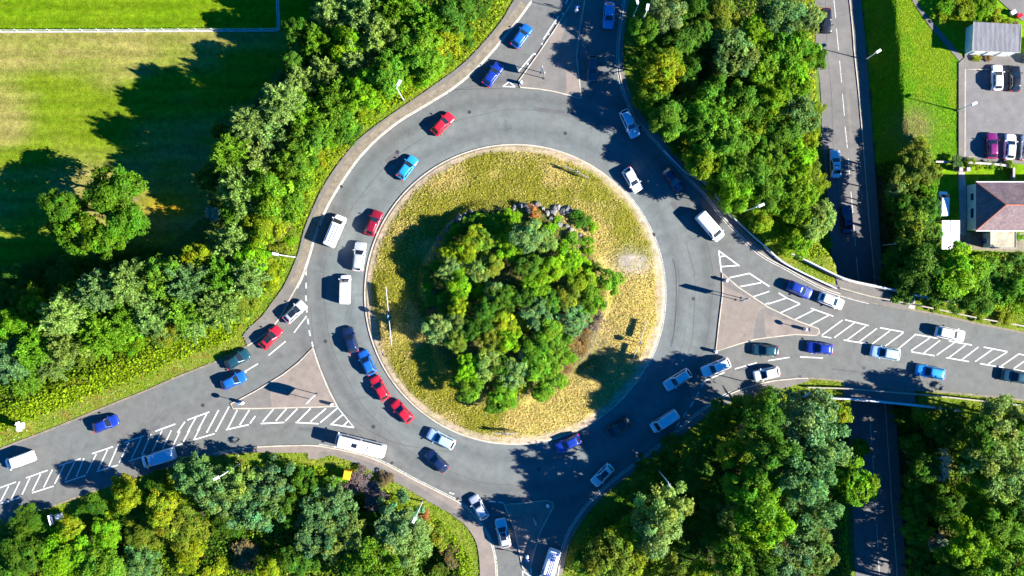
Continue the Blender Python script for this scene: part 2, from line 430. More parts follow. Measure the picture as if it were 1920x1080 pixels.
quads = np.stack([idx[:-1,:-1], idx[:-1,1:], idx[1:,1:], idx[1:,:-1]], -1).reshape(-1, 4)
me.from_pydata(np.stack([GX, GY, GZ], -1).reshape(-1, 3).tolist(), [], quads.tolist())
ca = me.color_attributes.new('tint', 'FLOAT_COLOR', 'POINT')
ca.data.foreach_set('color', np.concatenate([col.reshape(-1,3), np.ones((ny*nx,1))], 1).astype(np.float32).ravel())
me.polygons.foreach_set('use_smooth', [True]*len(me.polygons))
m, nt, b = nodes_of('grassland')
at = nt.nodes.new('ShaderNodeAttribute'); at.attribute_name = 'tint'
f1 = noise_node(nt, 1.1, 6, rough=.7); f2 = noise_node(nt, 5.5, 4); f3 = noise_node(nt, .5, 4, vec_scale=(.35, 3.2, 1))
c = mul(nt, at.outputs['Color'], ramp(nt, f1, ((.3, .62), (.7, 1.3))))
c = mul(nt, c, ramp(nt, f3, ((.35, (.82,.9,.7)), (.65, (1.14,1.06,1.2)))))
c = mul(nt, c, ramp(nt, f2, ((.3, .68), (.7, 1.28))))
nt.links.new(c, b.inputs['Base Color']); b.inputs['Roughness'].default_value = .95; b.inputs['Specular IOR Level'].default_value = .02
bump(nt, b, f2, .5, .15)
me.materials.append(m)
tag(link(bpy.data.objects.new("ground", me)), kind='structure')

# ------------------------------------------------------------------ carriageways, kerbs, pavements
def road_part(name, mb, mat, parent): return mb.build(name, mat, parent)
mb = MB(); mb.sheet(ROAD, 0.0)
road = tag(mb.build('road', M['road']), kind='structure')
mb = MB()
for k in range(len(lw)-1): pass
LOWROAD = lw + lk[::-1]
mb.sheet(LOWROAD, ZL); low_road = tag(mb.build('lower_road', M['low_road']), kind='structure')
mb = MB(); mb.slab(lk + le_[::-1], ZL-.05, ZL+.11); low_pave = tag(mb.build('pavement', M['pave']), kind='structure')
mb = MB(); mb.ribbon(lk, .16, ZL-.05, ZL+.115); mb.build('kerb', M['kerb'], low_pave)

def sub_line(line, p0, p1):
    """piece of an edge line between two photo pixels"""
    a, b = P2(*p0), P2(*p1)
    i = min(range(len(line)), key=lambda k: (line[k][0]-a[0])**2 + (line[k][1]-a[1])**2)
    j = min(range(len(line)), key=lambda k: (line[k][0]-b[0])**2 + (line[k][1]-b[1])**2)
    return line[min(i,j):max(i,j)+1]

# pavement along the north-west side
NW_GRASS = [(1100,-200),(1020,-75),(964,0),(942,37),(905,82),(865,122),(805,166),(767,192),(730,217),(692,245),(665,269),(630,313),(605,352),(586,392),(570,432),(560,472),(547,505),(530,540),(510,567),(492,592),(470,612),(456,628),(462,643)]
nwg = px_line(NW_GRASS); nwe = sub_line(edges['nw'], (1120,-200), (470,645))
mb = MB(); mb.slab(nwe + nwg[::-1], -.05, .10); pv = tag(mb.build('pavement', M['pave']), kind='structure')
mb = MB(); mb.ribbon(nwe, .18, -.05, .115); mb.build('kerb', M['kerb'], pv)
mid = sub_line(edges['nw'], (985,15), (560,535))
off = []
for i in range(len(mid)):
    a, b_ = mid[max(i-1,0)], mid[min(i+1,len(mid)-1)]; dx, dy = b_[0]-a[0], b_[1]-a[1]; d = math.hypot(dx,dy)
    off.append((mid[i][0]+dy/d*.75, mid[i][1]-dx/d*.75))
mb = MB(); mb.ribbon(off, 1.15, .104); mb.build('grit_strip', M['dirt_edge'], pv)
# pavement along the south-west side
SW_GRASS = [(400,855),(440,850),(480,848),(577,849),(578,860),(597,861),(620,853),(655,864),(705,886),(755,911),(805,941),(842,961),(870,982),(890,1010),(897,1035),(900,1079),(900,1200),(895,1600)]
swg = [P2(*p) for p in SW_GRASS[:7]] + px_line(SW_GRASS[7:]); swe = sub_line(edges['sw'], (400,851), (925,1600))
mb = MB(); mb.slab(swe + swg[::-1], -.05, .10); pv = tag(mb.build('pavement', M['slab']), kind='structure')
mb = MB(); mb.ribbon(swe, .2, -.05, .115); mb.build('kerb', M['kerb'], pv)
TAR = [(597,861),(620,853),(655,864),(705,886),(755,911),(805,941),(842,961),(870,982),(878,972),(850,952),(812,929),(760,898),(712,874),(662,856),(622,847),(598,848)]
mb = MB(); mb.sheet([P2(*p) for p in TAR], .104); mb.build('tarmac_strip', M['pave'], pv)
# narrow strips on the north-east and south-east sides
nee = sub_line(edges['ne'], (1570,549), (1195,-120))
neo = px_line([(1572,535),(1540,527),(1500,508),(1468,488),(1440,470),(1412,450),(1390,428),(1356,392),(1326,354),(1298,327),(1273,298),(1245,264),(1205,219),(1185,181),(1171,135),(1168,92),(1172,50),(1180,0),(1203,-120)])
mb = MB(); mb.slab(nee + neo[::-1], -.05, .09); pv = tag(mb.build('pavement', M['pave']), kind='structure')
mb = MB(); mb.ribbon(nee, .18, -.05, .105); mb.build('kerb', M['kerb'], pv)
see = sub_line(edges['se'], (1046,1079), (1515,709))
seo = px_line([(1054,1079),(1068,1019),(1083,990),(1107,956),(1141,922),(1178,892),(1216,864),(1248,839),(1281,813),(1317,785),(1354,762),(1390,748),(1430,738),(1470,728),(1490,722),(1517,714)])
mb = MB(); mb.slab(see + seo[::-1], -.05, .09); pv = tag(mb.build('pavement', M['pave']), kind='structure')
mb = MB(); mb.ribbon(see, .18, -.05, .105); mb.build('kerb', M['kerb'], pv)
# kerbs of the east and west arms
for e, p0, p1 in (('ne',(1920,624),(1570,549)), ('se',(1515,709),(2200,800)), ('sw',(-200,1055),(400,851)), ('nw',(470,645),(-200,925))):
    mb = MB(); mb.ribbon(sub_line(edges[e], p0, p1), .3, -.05, .03); mb.build('kerb', M['dirt_edge'], road)

# ------------------------------------------------------------------ islands
isl = [(0.0, .0)]
NR, NA = 60, 150
vs = []; rr = np.linspace(0, ISL_R, NR)
def isl_z(x, y):
    dx, dy = x - (ISL[0]-.3), y - (ISL[1]-1.0); r = np.hypot(x-ISL[0], y-ISL[1]); rm = np.hypot(dx/1.0, dy/1.08)
    ang = np.arctan2(dy, dx); rmn = 15.2 + .8*np.sin(3*ang+1) + .5*np.sin(7*ang)
    z = .13 + .35*sstep(ISL_R, ISL_R-5, r) + 1.0*(1-sstep(rmn-1.6, rmn+.2, rm)) + .9*(1-sstep(3, rmn-1, rm))
    return z + (vnoise(x, y, 2.5, 9)-.5)*.25*sstep(ISL_R, ISL_R-1.5, r)
A = np.linspace(0, 2*np.pi, NA, endpoint=False)
RX = ISL[0] + rr[:,None]*np.cos(A); RY = ISL[1] + rr[:,None]*np.sin(A); RZ = isl_z(RX, RY)
verts = np.stack([RX, RY, RZ], -1).reshape(-1, 3).tolist(); fs = []
for i in range(NR-1):
    for k in range(NA):
        k2 = (k+1) % NA
        q = [i*NA+k, (i+1)*NA+k, (i+1)*NA+k2, i*NA+k2]
        fs.append(q if i else [k, (i+1)*NA+k, (i+1)*NA+k2])
verts += [(x, y, -.05) for x, y, z in verts[-NA:]]
for k in range(NA): fs.append([(NR-1)*NA+k, NR*NA+k, NR*NA+(k+1)%NA, (NR-1)*NA+(k+1)%NA])
me = bpy.data.meshes.new('roundabout_island'); me.from_pydata(verts, [], fs)
X = np.array([v[0] for v in verts]); Y = np.array([v[1] for v in verts]); r = np.hypot(X-ISL[0], Y-ISL[1])
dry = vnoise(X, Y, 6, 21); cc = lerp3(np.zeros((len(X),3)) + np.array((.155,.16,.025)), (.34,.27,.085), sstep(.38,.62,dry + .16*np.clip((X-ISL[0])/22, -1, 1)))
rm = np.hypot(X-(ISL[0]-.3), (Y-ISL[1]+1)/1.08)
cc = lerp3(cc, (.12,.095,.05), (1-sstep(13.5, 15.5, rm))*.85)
rim = sstep(ISL_R-1.5, ISL_R-.7, r + (dry-.5)*1.2); cc = lerp3(cc, (.33,.265,.18), rim)
bx, by = P2(1185, 492); bare = np.exp(-((X-bx)**2/9 + (Y-by)**2/3.5)); cc = lerp3(cc, (.26,.235,.2), np.clip(bare*1.5, 0, 1)*(.55+.45*vnoise(X,Y,1.5,77)))
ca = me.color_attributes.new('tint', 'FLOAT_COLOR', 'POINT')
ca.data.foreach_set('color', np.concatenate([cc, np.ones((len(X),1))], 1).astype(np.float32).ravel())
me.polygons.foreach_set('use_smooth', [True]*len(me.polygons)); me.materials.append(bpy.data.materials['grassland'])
island = tag(link(bpy.data.objects.new('roundabout_island', me)), kind='structure')
mb = MB(); mb.ribbon(circle(ISL[0], ISL[1], ISL_R+.02, 160), .22, -.05, .14, True); mb.build('kerb', M['kerb'], island)

SPLIT = {
 'n': [(1095,-200),(1075,0),(1040,56),(1008,103),(972,153),(976,164),(1010,167),(1040,172),(1068,179),(1090,185),(1086,150),(1081,107),(1086,62),(1095,8),(1130,-200)],
 'w': [(586,653),(600,692),(617,733),(632,762),(560,764),(480,766),(437,766),(433,757),(450,749),(480,733),(530,703),(560,680)],
 'e': [(1354,512),(1382,537),(1440,576),(1490,600),(1534,616),(1536,624),(1530,629),(1490,627),(1440,633),(1417,636),(1385,645),(1342,659),(1348,607),(1355,550)],
 's': [(945,945),(975,944),(1000,941),(1024,938),(1036,942),(1038,950),(1032,960),(1014,995),(1000,1040),(994,1068),(984,1069),(980,1064),(975,1040),(965,993)],
}
for k, poly in SPLIT.items():
    w = [P2(*p) for p in poly]; mb = MB(); mb.slab(w, -.05, .12)
    o = tag(mb.build('traffic_island', M['slab'] if k != 'n' else M['pave']), kind='structure')
    mb = MB(); mb.ribbon(w, .17, -.05, .135, True); mb.build('kerb', M['kerb'], o)
    PT = {'n': ([(1061,133),(1082,133),(1088,182),(1062,175)], [(1036,60),(1066,30),(1052,75),(1046,100),(1030,80)]), 'w': ([(437,764),(436,757),(505,720),(510,763)],), 'e': ([(1357,514),(1438,575),(1420,585),(1412,635),(1436,633),(1432,588),(1532,617),(1440,577),(1358,536)],), 's': ()}[k]
    if PT:
        mb = MB()
        for q in PT: mb.sheet([P2(*p) for p in q], .124)
        mb.build('paving_patch', M['slab'] if k == 'n' else M['pave'], o)

# ------------------------------------------------------------------ markings (flat paint, 4 mm above the road)
ZM = .005
hatch = MB()
_zk = [0]
def zk():
    _zk[0] += 1; return ZM + (_zk[0] % 23) * .0003
def zl(ox, oy, segs, w=.17, mbx=None):
    for (a, b_, c_, d_) in segs:
        (mbx or hatch).ribbon([P2(ox+a/4, oy+b_/4), P2(ox+c_/4, oy+d_/4)], w, zk())
zl(1440,540, [(0,120,140,75),(95,185,240,120),(205,235,345,165),(315,278,455,205),(403,355,560,240),(497,372,650,260),(592,390,735,285),(685,403,817,303),(782,420,917,318),(878,437,1015,335),(975,458,1105,350),(1072,470,1212,375),(1168,487,1290,393),(1265,503,1400,408),(1360,520,1485,425),(1455,537,1578,443),(1553,553,1680,463),(1650,570,1793,480),(1747,587,1880,495),(1845,603,1975,512),
 (80,37,140,75),(140,75,240,118),(322,152,490,212),(578,238,755,282),(840,298,1015,330),(1100,347,1272,378),(1357,397,1530,428),(1617,443,1795,477),(1880,495,2050,525),(403,362,475,375),(567,390,740,418),(820,437,995,465),(1075,478,1250,508),(1335,522,1508,552),(1590,567,1770,597),(1840,610,2010,640)])
zl(960,270, [(1550,800,1572,970),(1550,800,1705,915),(1570,920,1690,911),(1563,845,1602,838),(1630,1003,1780,970),(1780,970,1930,1068),(1710,1070,1868,1040)], .2)
zl(960,540, [(1810,65,1930,25),(1900,122,1925,112)])
zl(0,540, [(1165,1075,1315,1020),(1405,990,1570,930),(1330,1085,1387,1003),(1405,1085,1470,970),(1480,1075,1550,945),(1550,1085,1640,915),(1617,1078,1718,890),(1705,1060,1780,915),(1797,1030,1870,915),(1875,1015,1915,960),(1695,1063,1865,1025)], .2)
zl(480,540, [(50,1003,130,910),(148,998,230,903),(220,998,310,905),(310,1003,410,903),(408,1003,525,903),(482,1010,615,897),(565,1022,650,950),(658,1030,692,997),(35,1017,212,1008),(297,1008,470,1018),(557,1022,733,1046)], .2)
zl(0,810, [(5,520,65,405),(88,497,148,372),(165,470,225,342),(243,443,305,315),(328,415,393,283),(410,388,482,247),(490,362,560,225),(572,337,630,197),(648,313,722,165),(735,283,808,130),(817,257,887,95),(893,230,968,77),(985,203,1060,43),(1062,175,1133,15),(1140,148,1215,-10),(1220,123,1285,-12),(1300,97,1350,-5),(1375,72,1425,-20),(1455,55,1500,-30),
 (-60,440,120,375),(195,345,358,287),(443,253,605,200),(690,163,848,110),(928,80,1083,27),(-60,558,160,485),(240,457,403,405),(485,377,643,325),(723,297,885,248),(965,220,1120,170),(1213,135,1370,88),(1450,60,1610,12)])
zl(960,0, [(350,120,235,295),(165,400,50,535),(470,-90,400,30)], .17)
for a in ((985,0,990,9),(1054,24,1058,30),(1042,43,1046,51),(1029,63,1033,72),(1016,81,1020,89),(1003,100,1007,110),(989,118,993,127),(973,137,977,146)):
    if a[0] > 986: hatch.ribbon([P2(a[0], a[1]), P2(a[2], a[3])], .22, zk())
for q in ((943,162,955,153),(943,162,966,163),(955,153,966,163)): hatch.ribbon([P2(q[0],q[1]), P2(q[2],q[3])], .16, zk())
for q in ((980,1070,982,1130),(996,1066,992,1130),(982,1071,993,1080),(982,1083,993,1092)): hatch.ribbon([P2(q[0],q[1]), P2(q[2],q[3])], .17, zk())
hatch.build('hatch_marking', M['paint'], road)
gw = MB()
for a in ((574,506,574,516),(574,530,574,541),(573.5,554,574,565),(574.5,575,575.5,586),(576.5,597,578.5,608),(579.5,619,582,630),(585,641,587,651)): gw.ribbon([P2(*a[:2]), P2(*a[2:])], .24, ZM)
zl(960,540, [(1425,742,1440,703),(1385,815,1402,778),(1335,895,1360,852),(1285,965,1312,927),(1230,1040,1260,1003),(1150,1145,1180,1110)], .22, gw)
zl(480,810, [(1450,455,1487,466),(1745,520,1800,524),(1815,526,1862,532)], .24, gw)
gw.build('give_way_line', M['paint_worn'], road)
ln = MB()
zl(480,540, [(285,335,380,210),(95,505,222,400)], .17, ln); zl(0,540, [(1815,640,1935,568),(1600,760,1700,700)][:1], .17, ln)
zl(0,540, [(1780,668,1850,630)], .14, ln)
zl(960,540, [(1445,697,1595,632),(1672,607,1835,560)], .17, ln); zl(1440,540, [(0,545,160,520),(240,517,412,525)], .17, ln)
ln.build('lane_marking', M['paint'], road)
el = MB()
def inset(line, d):
    out = []
    for i in range(len(line)):
        a, b_ = line[max(i-1,0)], line[min(i+1,len(line)-1)]; dx, dy = b_[0]-a[0], b_[1]-a[1]; q = math.hypot(dx,dy) or 1
        out.append((line[i][0]-dy/q*d, line[i][1]+dx/q*d))
    return out
el.ribbon(inset(sub_line(edges['nw'], (1020,-30), (553,545)), -.22 * -1), .14, ZM)
el.ribbon(inset(sub_line(edges['sw'], (600,836), (930,1100)), .25), .12, ZM)
el.ribbon(inset(sub_line(edges['se'], (1046,1079), (1370,738)), .3), .12, ZM)
el.ribbon(inset(sub_line(edges['ne'], (1630,566), (1172,0)), .3), .11, ZM)
el.ribbon([P2(587,653), P2(600,692), P2(617,733), P2(634,765), P2(664,802)], .17, ZM+.001)
for a in ((1175,430,1240,560),): el.ribbon(circle(ISL[0], ISL[1], ISL_R+.3, 30, -.5, .75, False), .1, ZM)
el.build('edge_line', M['paint_worn'], road)
sm = MB()
for r0, a0, a1 in ((29.3, .35, 2.9), (33.6, 1.1, 2.3), (30.2, 2.95, 4.7), (33.0, 3.2, 3.9), (27.5, 4.9, 6.1), (29.0, -.62, .3), (25.9, -.2, .15), (31.5, -.5, .6)):
    c_ = [(ISL[0]+(r0+.35*math.sin(a*3.1+r0)+.12*math.sin(a*17))*math.cos(a), ISL[1]+(r0+.35*math.sin(a*3.1+r0)+.12*math.sin(a*17))*math.sin(a)) for a in np.linspace(a0, a1, 60)]
    sm.ribbon(c_, .045, ZM-.001)
sm.ribbon(px_line([(1261,485),(1267,510),(1268,560),(1264,620),(1258,650)]), .13, ZM-.001)
sm.ribbon(px_line([(640,770),(700,812),(760,835),(850,848)]), .06, ZM-.001)
sm.ribbon(px_line([(855,168),(890,167),(930,166),(975,164)]), .06, ZM-.001)
sm.ribbon(px_line([(575,490),(574,550),(582,640),(587,652)]), .06, ZM-.002)
sm.build('road_seam', M['seam'], road)
# ironwork and small repairs set in the carriageway
iw = MB()
for px, py, r_ in ((745,285,.33),(1120,235,.33),(1225,440,.33),(610,640,.3),(700,800,.33),(1010,880,.33),(1300,560,.3),(1620,690,.33),(1480,560,.3),(380,760,.3),(1060,250,.3),(880,210,.3)):
    iw.lathe((*P2(px, py), ZM-.004), [(r_,0),(r_,.004)], 16)
iw.build('manhole_cover', M['dark_metal'], road)
gr = MB()
for px, py, a_ in ((770,206,-.6),(640,350,-1.0),(598,425,-1.2),(735,868,.5),(858,935,.6),(1202,238,.95),(1330,372,.9),(1500,706,0),(1650,571,.15),(300,870,-.3),(150,786,-.35)):
    p_ = P2(px, py); gr.box((p_[0], p_[1], .003), (.5,.4,.012), a_)
gr.build('drain_grate', M['dark_metal'], road)
pa = MB()
for k_, q in enumerate(([(1255,380),(1275,372),(1292,398),(1272,407)], [(720,300),(742,284),(752,297),(731,313)], [(1380,690),(1430,684),(1431,690),(1381,696)], [(560,800),(620,806),(619,813),(560,807)], [(250,815),(300,795),(303,801),(253,822)], [(1000,200),(1060,207),(1059,214),(999,206)], [(1560,690),(1650,700),(1649,705),(1559,694)])):
    pa.sheet([P2(a, b_) for a, b_ in q], .0025)
pa.build('tar_patch', M['patch'], road)
# lower road paint
lm = MB()
for (ox, oy, segs) in ((1440,0,((490,-120,497,-20),(494,0,508,135),(513,215,530,380),(537,455,552,618),(558,703,573,868),(578,950,592,1075))), (1440,270,((592,0,597,30),(602,110,615,272),(622,357,637,523),(643,603,657,765),(663,850,678,1015))), (1440,810,((768,-60,778,92),(785,180,793,290),(800,440,810,600),(815,685,825,860),(828,945,836,1080)))):
    for a, b_, c_, d_ in segs: lm.ribbon([P2(ox+a/4, oy+b_/4, ZL), P2(ox+c_/4, oy+d_/4, ZL)], .13, ZL+ZM)
lm.build('lane_marking', M['paint_worn'], low_road)
lm = MB(); lm.ribbon(inset(lw, 1.75), .05, ZL+ZM); lm.ribbon(inset(lk, -.1), .1, ZL+ZM)
lm.build('edge_line', M['seam'], low_road)
pt = MB()
for q in ([(1583,150),(1590,152),(1600,270),(1594,268)], [(1640,790),(1668,800),(1672,830),(1648,838)]): pt.sheet([P2(a, b_, ZL) for a, b_ in q], ZL+.003)
pt.build('tar_patch', M['pave'], low_road)

# ------------------------------------------------------------------ east side: footpath, car park, drive
def esheet(name, polys, mat, z, parent=None, kind='structure'):
    mb = MB()
    for q in polys: mb.slab([P2(a, b_, ZE) for a, b_ in q], ZE-.15, z)
    o = mb.build(name, mat, parent)
    return tag(o, kind=kind) if parent is None else o
esheet('footpath', [[(1700,-60),(1714,-60),(1722,10),(1752,45),(1806,108),(1800,116),(1745,52),(1712,5)]], M['pave'], ZE+.03)
cp = esheet('car_park', [[(1808,112),(1990,105),(1990,302),(1808,294)]], asphalt('car_park_tarmac', (.155,.148,.146), (.145,.14,.137)), ZE+.02)
esheet('pavement', [[(1797,118),(1808,108),(1808,300),(1797,296)], [(1808,294.2),(1990,302.2),(1990,312),(1808,302)], [(1808.2,100),(1990,100),(1990,118),(1815,129),(1808.2,129)]], M['pave'], ZE+.12)
mb = MB(); mb.ribbon([P2(a, b_, ZE) for a, b_ in ((1860,131),(1809,130),(1808.5,293),(1870,297))], .16, ZE-.1, ZE+.14); mb.build('kerb', M['kerb'], cp)
esheet('side_road', [[(1855,-80),(1990,-80),(1990,55),(1915,38),(1888,14),(1862,-10)]], M['low_road'], ZE+.03)
esheet('driveway', [[(1752,425),(1806,425),(1806,330),(1797,330),(1790,345),(1782,425)]][:0] + [[(1797,318),(1808,318),(1812,350),(1812,440),(1800,440)]], M['concrete'], ZE+.03)
esheet('yard', [[(1800,436),(1990,436),(1990,476),(1800,468)]], M['dirt_edge'], ZE+.02)
# ------------------------------------------------------------------ bridge over the lower road
br = empty('road_bridge', (P(1640, 650).x, P(1640, 650).y, ZL))
tag(br, 'concrete road bridge carrying the east arm over the lower road', 'bridge')
def to_local(o, t): o.location = (-t.location.x, -t.location.y, -t.location.z); return o
N_PAR = [(1472,472),(1515,492),(1545,507),(1580,523),(1615,532),(1660,541),(1712,553),(1752,560),(1795,567)]
S_PAR = [(1537,744),(1590,747),(1640,751.5),(1665,754),(1727,760.5),(1795,769)]
npar = px_line(N_PAR); spar = px_line(S_PAR)
wN, eN, wS, eS = P2(1566,516), P2(1716,553), P2(1583,748.5), P2(1716,761.5)
deckN = [p for p in npar if wN[0] < p[0] < eN[0]]; deckS = [p for p in spar if wS[0] < p[0] < eS[0]]
mb = MB(); mb.slab([wN] + deckN + [eN, eS] + deckS[::-1] + [wS], -.95, -.05); to_local(mb.build('deck', M['concrete'], br), br)
neb = sub_line(edges['ne'], (1578,551), (1705,579)); seb = sub_line(edges['se'], (1588,715), (1712,731))
if neb[0][0] > neb[-1][0]: neb = neb[::-1]
if seb[0][0] > seb[-1][0]: seb = seb[::-1]
for e, q in ((neb, [wN]+deckN+[eN]), (seb, [wS]+deckS+[eS])):
    mb = MB(); mb.slab(e + q[::-1], -.045, .09); to_local(mb.build('footway', M['pave'], br), br)
for line in (npar, spar):
    mb = MB(); mb.ribbon(line, .28, -.9, .55); mb.ribbon(line, .42, .551, .72)
    p = to_local(mb.build('parapet', M['concrete'], br), br)
    mb = MB(); mb.ribbon(line, .16, 1.02, 1.14)
    for q in line[::3]: mb.box((q[0], q[1], .87), (.09, .09, .32))
    r = mb.build('rail', M['galv'], p)
for a, b_ in ((wN, wS), (eN, eS)):
    mb = MB(); mb.ribbon([a, b_], .7, ZL-.3, -.951); to_local(mb.build('abutment', M['concrete'], br), br)

# ------------------------------------------------------------------ guard rails
def guard_rail(pts, label, z=0.0, mat='galv'):
    line = px_line(pts, z); t = empty('guard_rail', (line[0][0], line[0][1], z))
    tag(t, label, 'guard rail', 'steel guard rails along the arms of the roundabout')
    gz = [max(-1.2, float(ground_z(*p))) + z*0 if abs(z) < .5 else z for p in line]; gz = [max(-.1, g) for g in gz]
    mb = MB(); mb.ribbon(line, .20, z+.42, z+.74); to_local(mb.build('beam', M[mat], t), t)
    for k in range(0, len(line), 3):
        mb = MB(); q = line[k]; mb.box((q[0]-t.location.x, q[1]-t.location.y, .15), (.1, .13, 1.1)); mb.build('post', M['galv'], t)
guard_rail([(1243,283),(1285,325),(1305,334),(1331,354),(1360,394),(1397,431),(1440,469),(1465,491),(1500,510),(1540,529),(1566,541)], 'long pale steel guard rail curving below the north-east wood to the bridge')
guard_rail([(1572,540),(1627,555),(1690,567),(1760,581),(1830,596),(1920,612),(2060,640)], 'beige guard rail along the top verge of the east arm', mat='rail_beige')
guard_rail([(1512,726),(1584,728),(1665,734.5),(1740,740.5),(1830,750),(1920,760),(2060,778)], 'pale guard rail along the lower verge of the east arm', mat='rail_beige')

# ------------------------------------------------------------------ street lamps
def street_lamp(bx, by, z, h, arm, dirpx, label, group='street lamps around the roundabout', twin=False):
    b = P(bx, by, z); t = empty('street_lamp', b)
    tag(t, label, 'street lamp', group)
    a = Vector((dirpx[0], -dirpx[1], 0)).normalized(); heads = [a, -a] if twin else [a]
    mb = MB(); mb.tube([(0,0,-.3),(0,0,1.2),(0,0,1.25),(0,0,h)], [.12,.12,.085,.06], 8); mb.build('pole', M['galv'], t, True)
    mb = MB(); mb.lathe((0,0,-.1), [(.2,0),(.2,.14),(.13,.2)], 10); mb.build('base_plate', M['dark_metal'], t)
    for d in heads:
        mb = MB(); mb.tube([(0,0,h-.15), tuple(d*arm*.5+Vector((0,0,h+.02))), tuple(d*arm+Vector((0,0,h+.08)))], [.055,.05,.045], 7); mb.build('arm', M['galv'], t, True)
        c = d*(arm+.42); c.z = h+.08; ang = math.atan2(d.y, d.x)
        mb = MB(); mb.box(tuple(c), (1.0, .42, .16), ang, .8); hd = mb.build('lamp_head', M['white'], t)
        mb = MB(); mb.box((c.x, c.y, c.z-.115), (.7, .34, .06), ang); mb.build('lens', M['headlight'], hd)
G = 'street lamps around the roundabout'
street_lamp(757,188,.1,9.6,.35,(3,-5),'street lamp on the verge below the north-west wood, left of the red car')
street_lamp(553,482,.1,9.6,.35,(-5,-1),'street lamp on the west verge, above the waiting silver car')
street_lamp(1389,398,-.1,9.4,.4,(5,-2),'street lamp behind the guard rail by the north-east wood')
street_lamp(1196,55,-.1,9.6,.3,(1,-5),'street lamp among the trees beside the north arm')
street_lamp(1187,32,-.1,6.4,.25,(-1,-3),'short street lamp at the top of the photo beside the north arm')
street_lamp(449,870,-.1,9.2,.5,(-4,2),'street lamp rising from the south-west wood near the long white van')
street_lamp(792,940,0,9.2,.4,(-2,4),'street lamp at the edge of the south-west wood, right of the yellow bin')
street_lamp(1234,881,-.1,9.4,.4,(2,4),'street lamp in the shade of the south-east wood')
street_lamp(1622,112,ZL+.1,4.1,.3,(4,-2.5),'low street lamp on the bank beside the lower road, near the footpath','street lamps along the lower road')
street_lamp(1655,460,ZL+.1,4.3,.3,(3,-1),'low street lamp on the shaded side of the lower road above the bridge','street lamps along the lower road')
street_lamp(1692,845,ZL+.1,4.3,.3,(4,1),'low street lamp beside the lower road below the bridge','street lamps along the lower road')
street_lamp(1795,207,ZE+.1,4.6,.1,(4,-1.8),'thin street lamp on the pavement beside the car park', 'street lamps along the lower road')
street_lamp(1468,734,-.1,9.0,.75,(4,-2),'twin headed street lamp by the lower verge near the bridge', twin=True)

# ------------------------------------------------------------------ signs and bollards
def dir_sign(p0, p1, h0, h1, label, z=.12, face='white'):
    a, b_ = P(*p0, z), P(*p1, z); c = (a+b_)/2; d = b_-a; L = d.length; ang = math.atan2(d.y, d.x)
    t = empty('direction_sign', c, ang); tag(t, label, 'road sign', 'direction signs on the splitter islands')
    for s in (-1, 1):
        mb = MB(); mb.tube([(s*L*.32,0,-.1),(s*L*.32,0,h1-.1)], .055, 8); mb.build('post', M['galv'], t, True)
        mb = MB(); mb.box((s*L*.32, 0, .03), (.3,.3,.08)); mb.build('base_plate', M['dark_metal'], t)
    w = L/2; q = (h1-h0)*.28
    prof = [(-w,h0),(w*.8,h0),(w,h0+q),(w,h1-q),(w*.7,h1),(-w*.7,h1),(-w,h1-q)]
    n = len(prof); vs = [(x,-.08,zz) for x, zz in prof]+[(x,-.13,zz) for x, zz in prof]
    mb = MB(); mb.add(vs, [tuple(range(n)), tuple(range(2*n-1,n-1,-1))]+[(i,n+i,n+(i+1)%n,(i+1)%n) for i in range(n)]); mb.build('sign_panel', M['grey_metal'], t)
    vs = [(x*.96,-.136,h0+(zz-h0)*.95+.03) for x, zz in prof]
    mb = MB(); mb.add(vs, [tuple(range(n))]); mb.build('sign_face', M[face], t)
dir_sign((581,752),(597,736),2.0,4.3,'large two-post direction sign on the west splitter island')
dir_sign((1377,563),(1393,558),2.4,5.0,'large two-post direction sign on the east splitter island, seen edge on')
dir_sign((1014,133),(1021,150),2.1,4.6,'large two-post direction sign on the north splitter island')
dir_sign((1000,965),(1005,975),1.9,3.6,'smaller two-post direction sign on the shaded south splitter island')
def bollard(px, py, label, rz=0.0, post=False):
    t = empty('bollard', P(px, py, .12), rz); tag(t, label, 'bollard', 'white keep-left bollards on the splitter islands')
    mb = MB(); mb.lathe((0,0,-.02), [(.3,0),(.3,.08),(.24,.12)], 14); mb.build('base', M['black'], t)
    mb = MB(); mb.lathe((0,0,.1), [(.24,0),(.26,.3),(.26,.85),(.2,.98),(.08,1.04)], 16); mb.build('body', M['white'], t, True)
    mb = MB(); mb.tube([(.262,0,.72),(.285,0,.72)], .2, 18); mb.build('blue_disc', M['blue_sign'], t)
    if post:
        mb = MB(); mb.tube([(0,0,1.0),(0,0,2.5)], .05, 8); mb.build('post', M['galv'], t, True)
        mb = MB(); mb.tube([(.06,0,2.35),(.10,0,2.35)], .38, 22); mb.build('round_sign', M['blue_sign'], t)
bollard(623,758,'white bollard at the right tip of the west splitter island', -.4)
bollard(456,755,'white bollard with round sign above at the left tip of the west splitter island', 2.8, True)
bollard(1360,526,'white bollard at the top tip of the east splitter island', 2.2)
bollard(1340,659,'white bollard at the lower tip of the east splitter island', 3.6)
bollard(1508,617,'white bollard with round sign above at the right tip of the east splitter island', .2, True)
bollard(977,156,'white bollard at the bottom left corner of the north splitter island', -2)
bollard(1027,947,'white bollard at the top right corner of the south splitter island', 1)
bollard(988,1042,'white bollard with round sign above at the bottom of the south splitter island', -1.5, True)
bollard(1080,22,'white bollard with round sign above at the top of the north splitter island', 1.5, True)

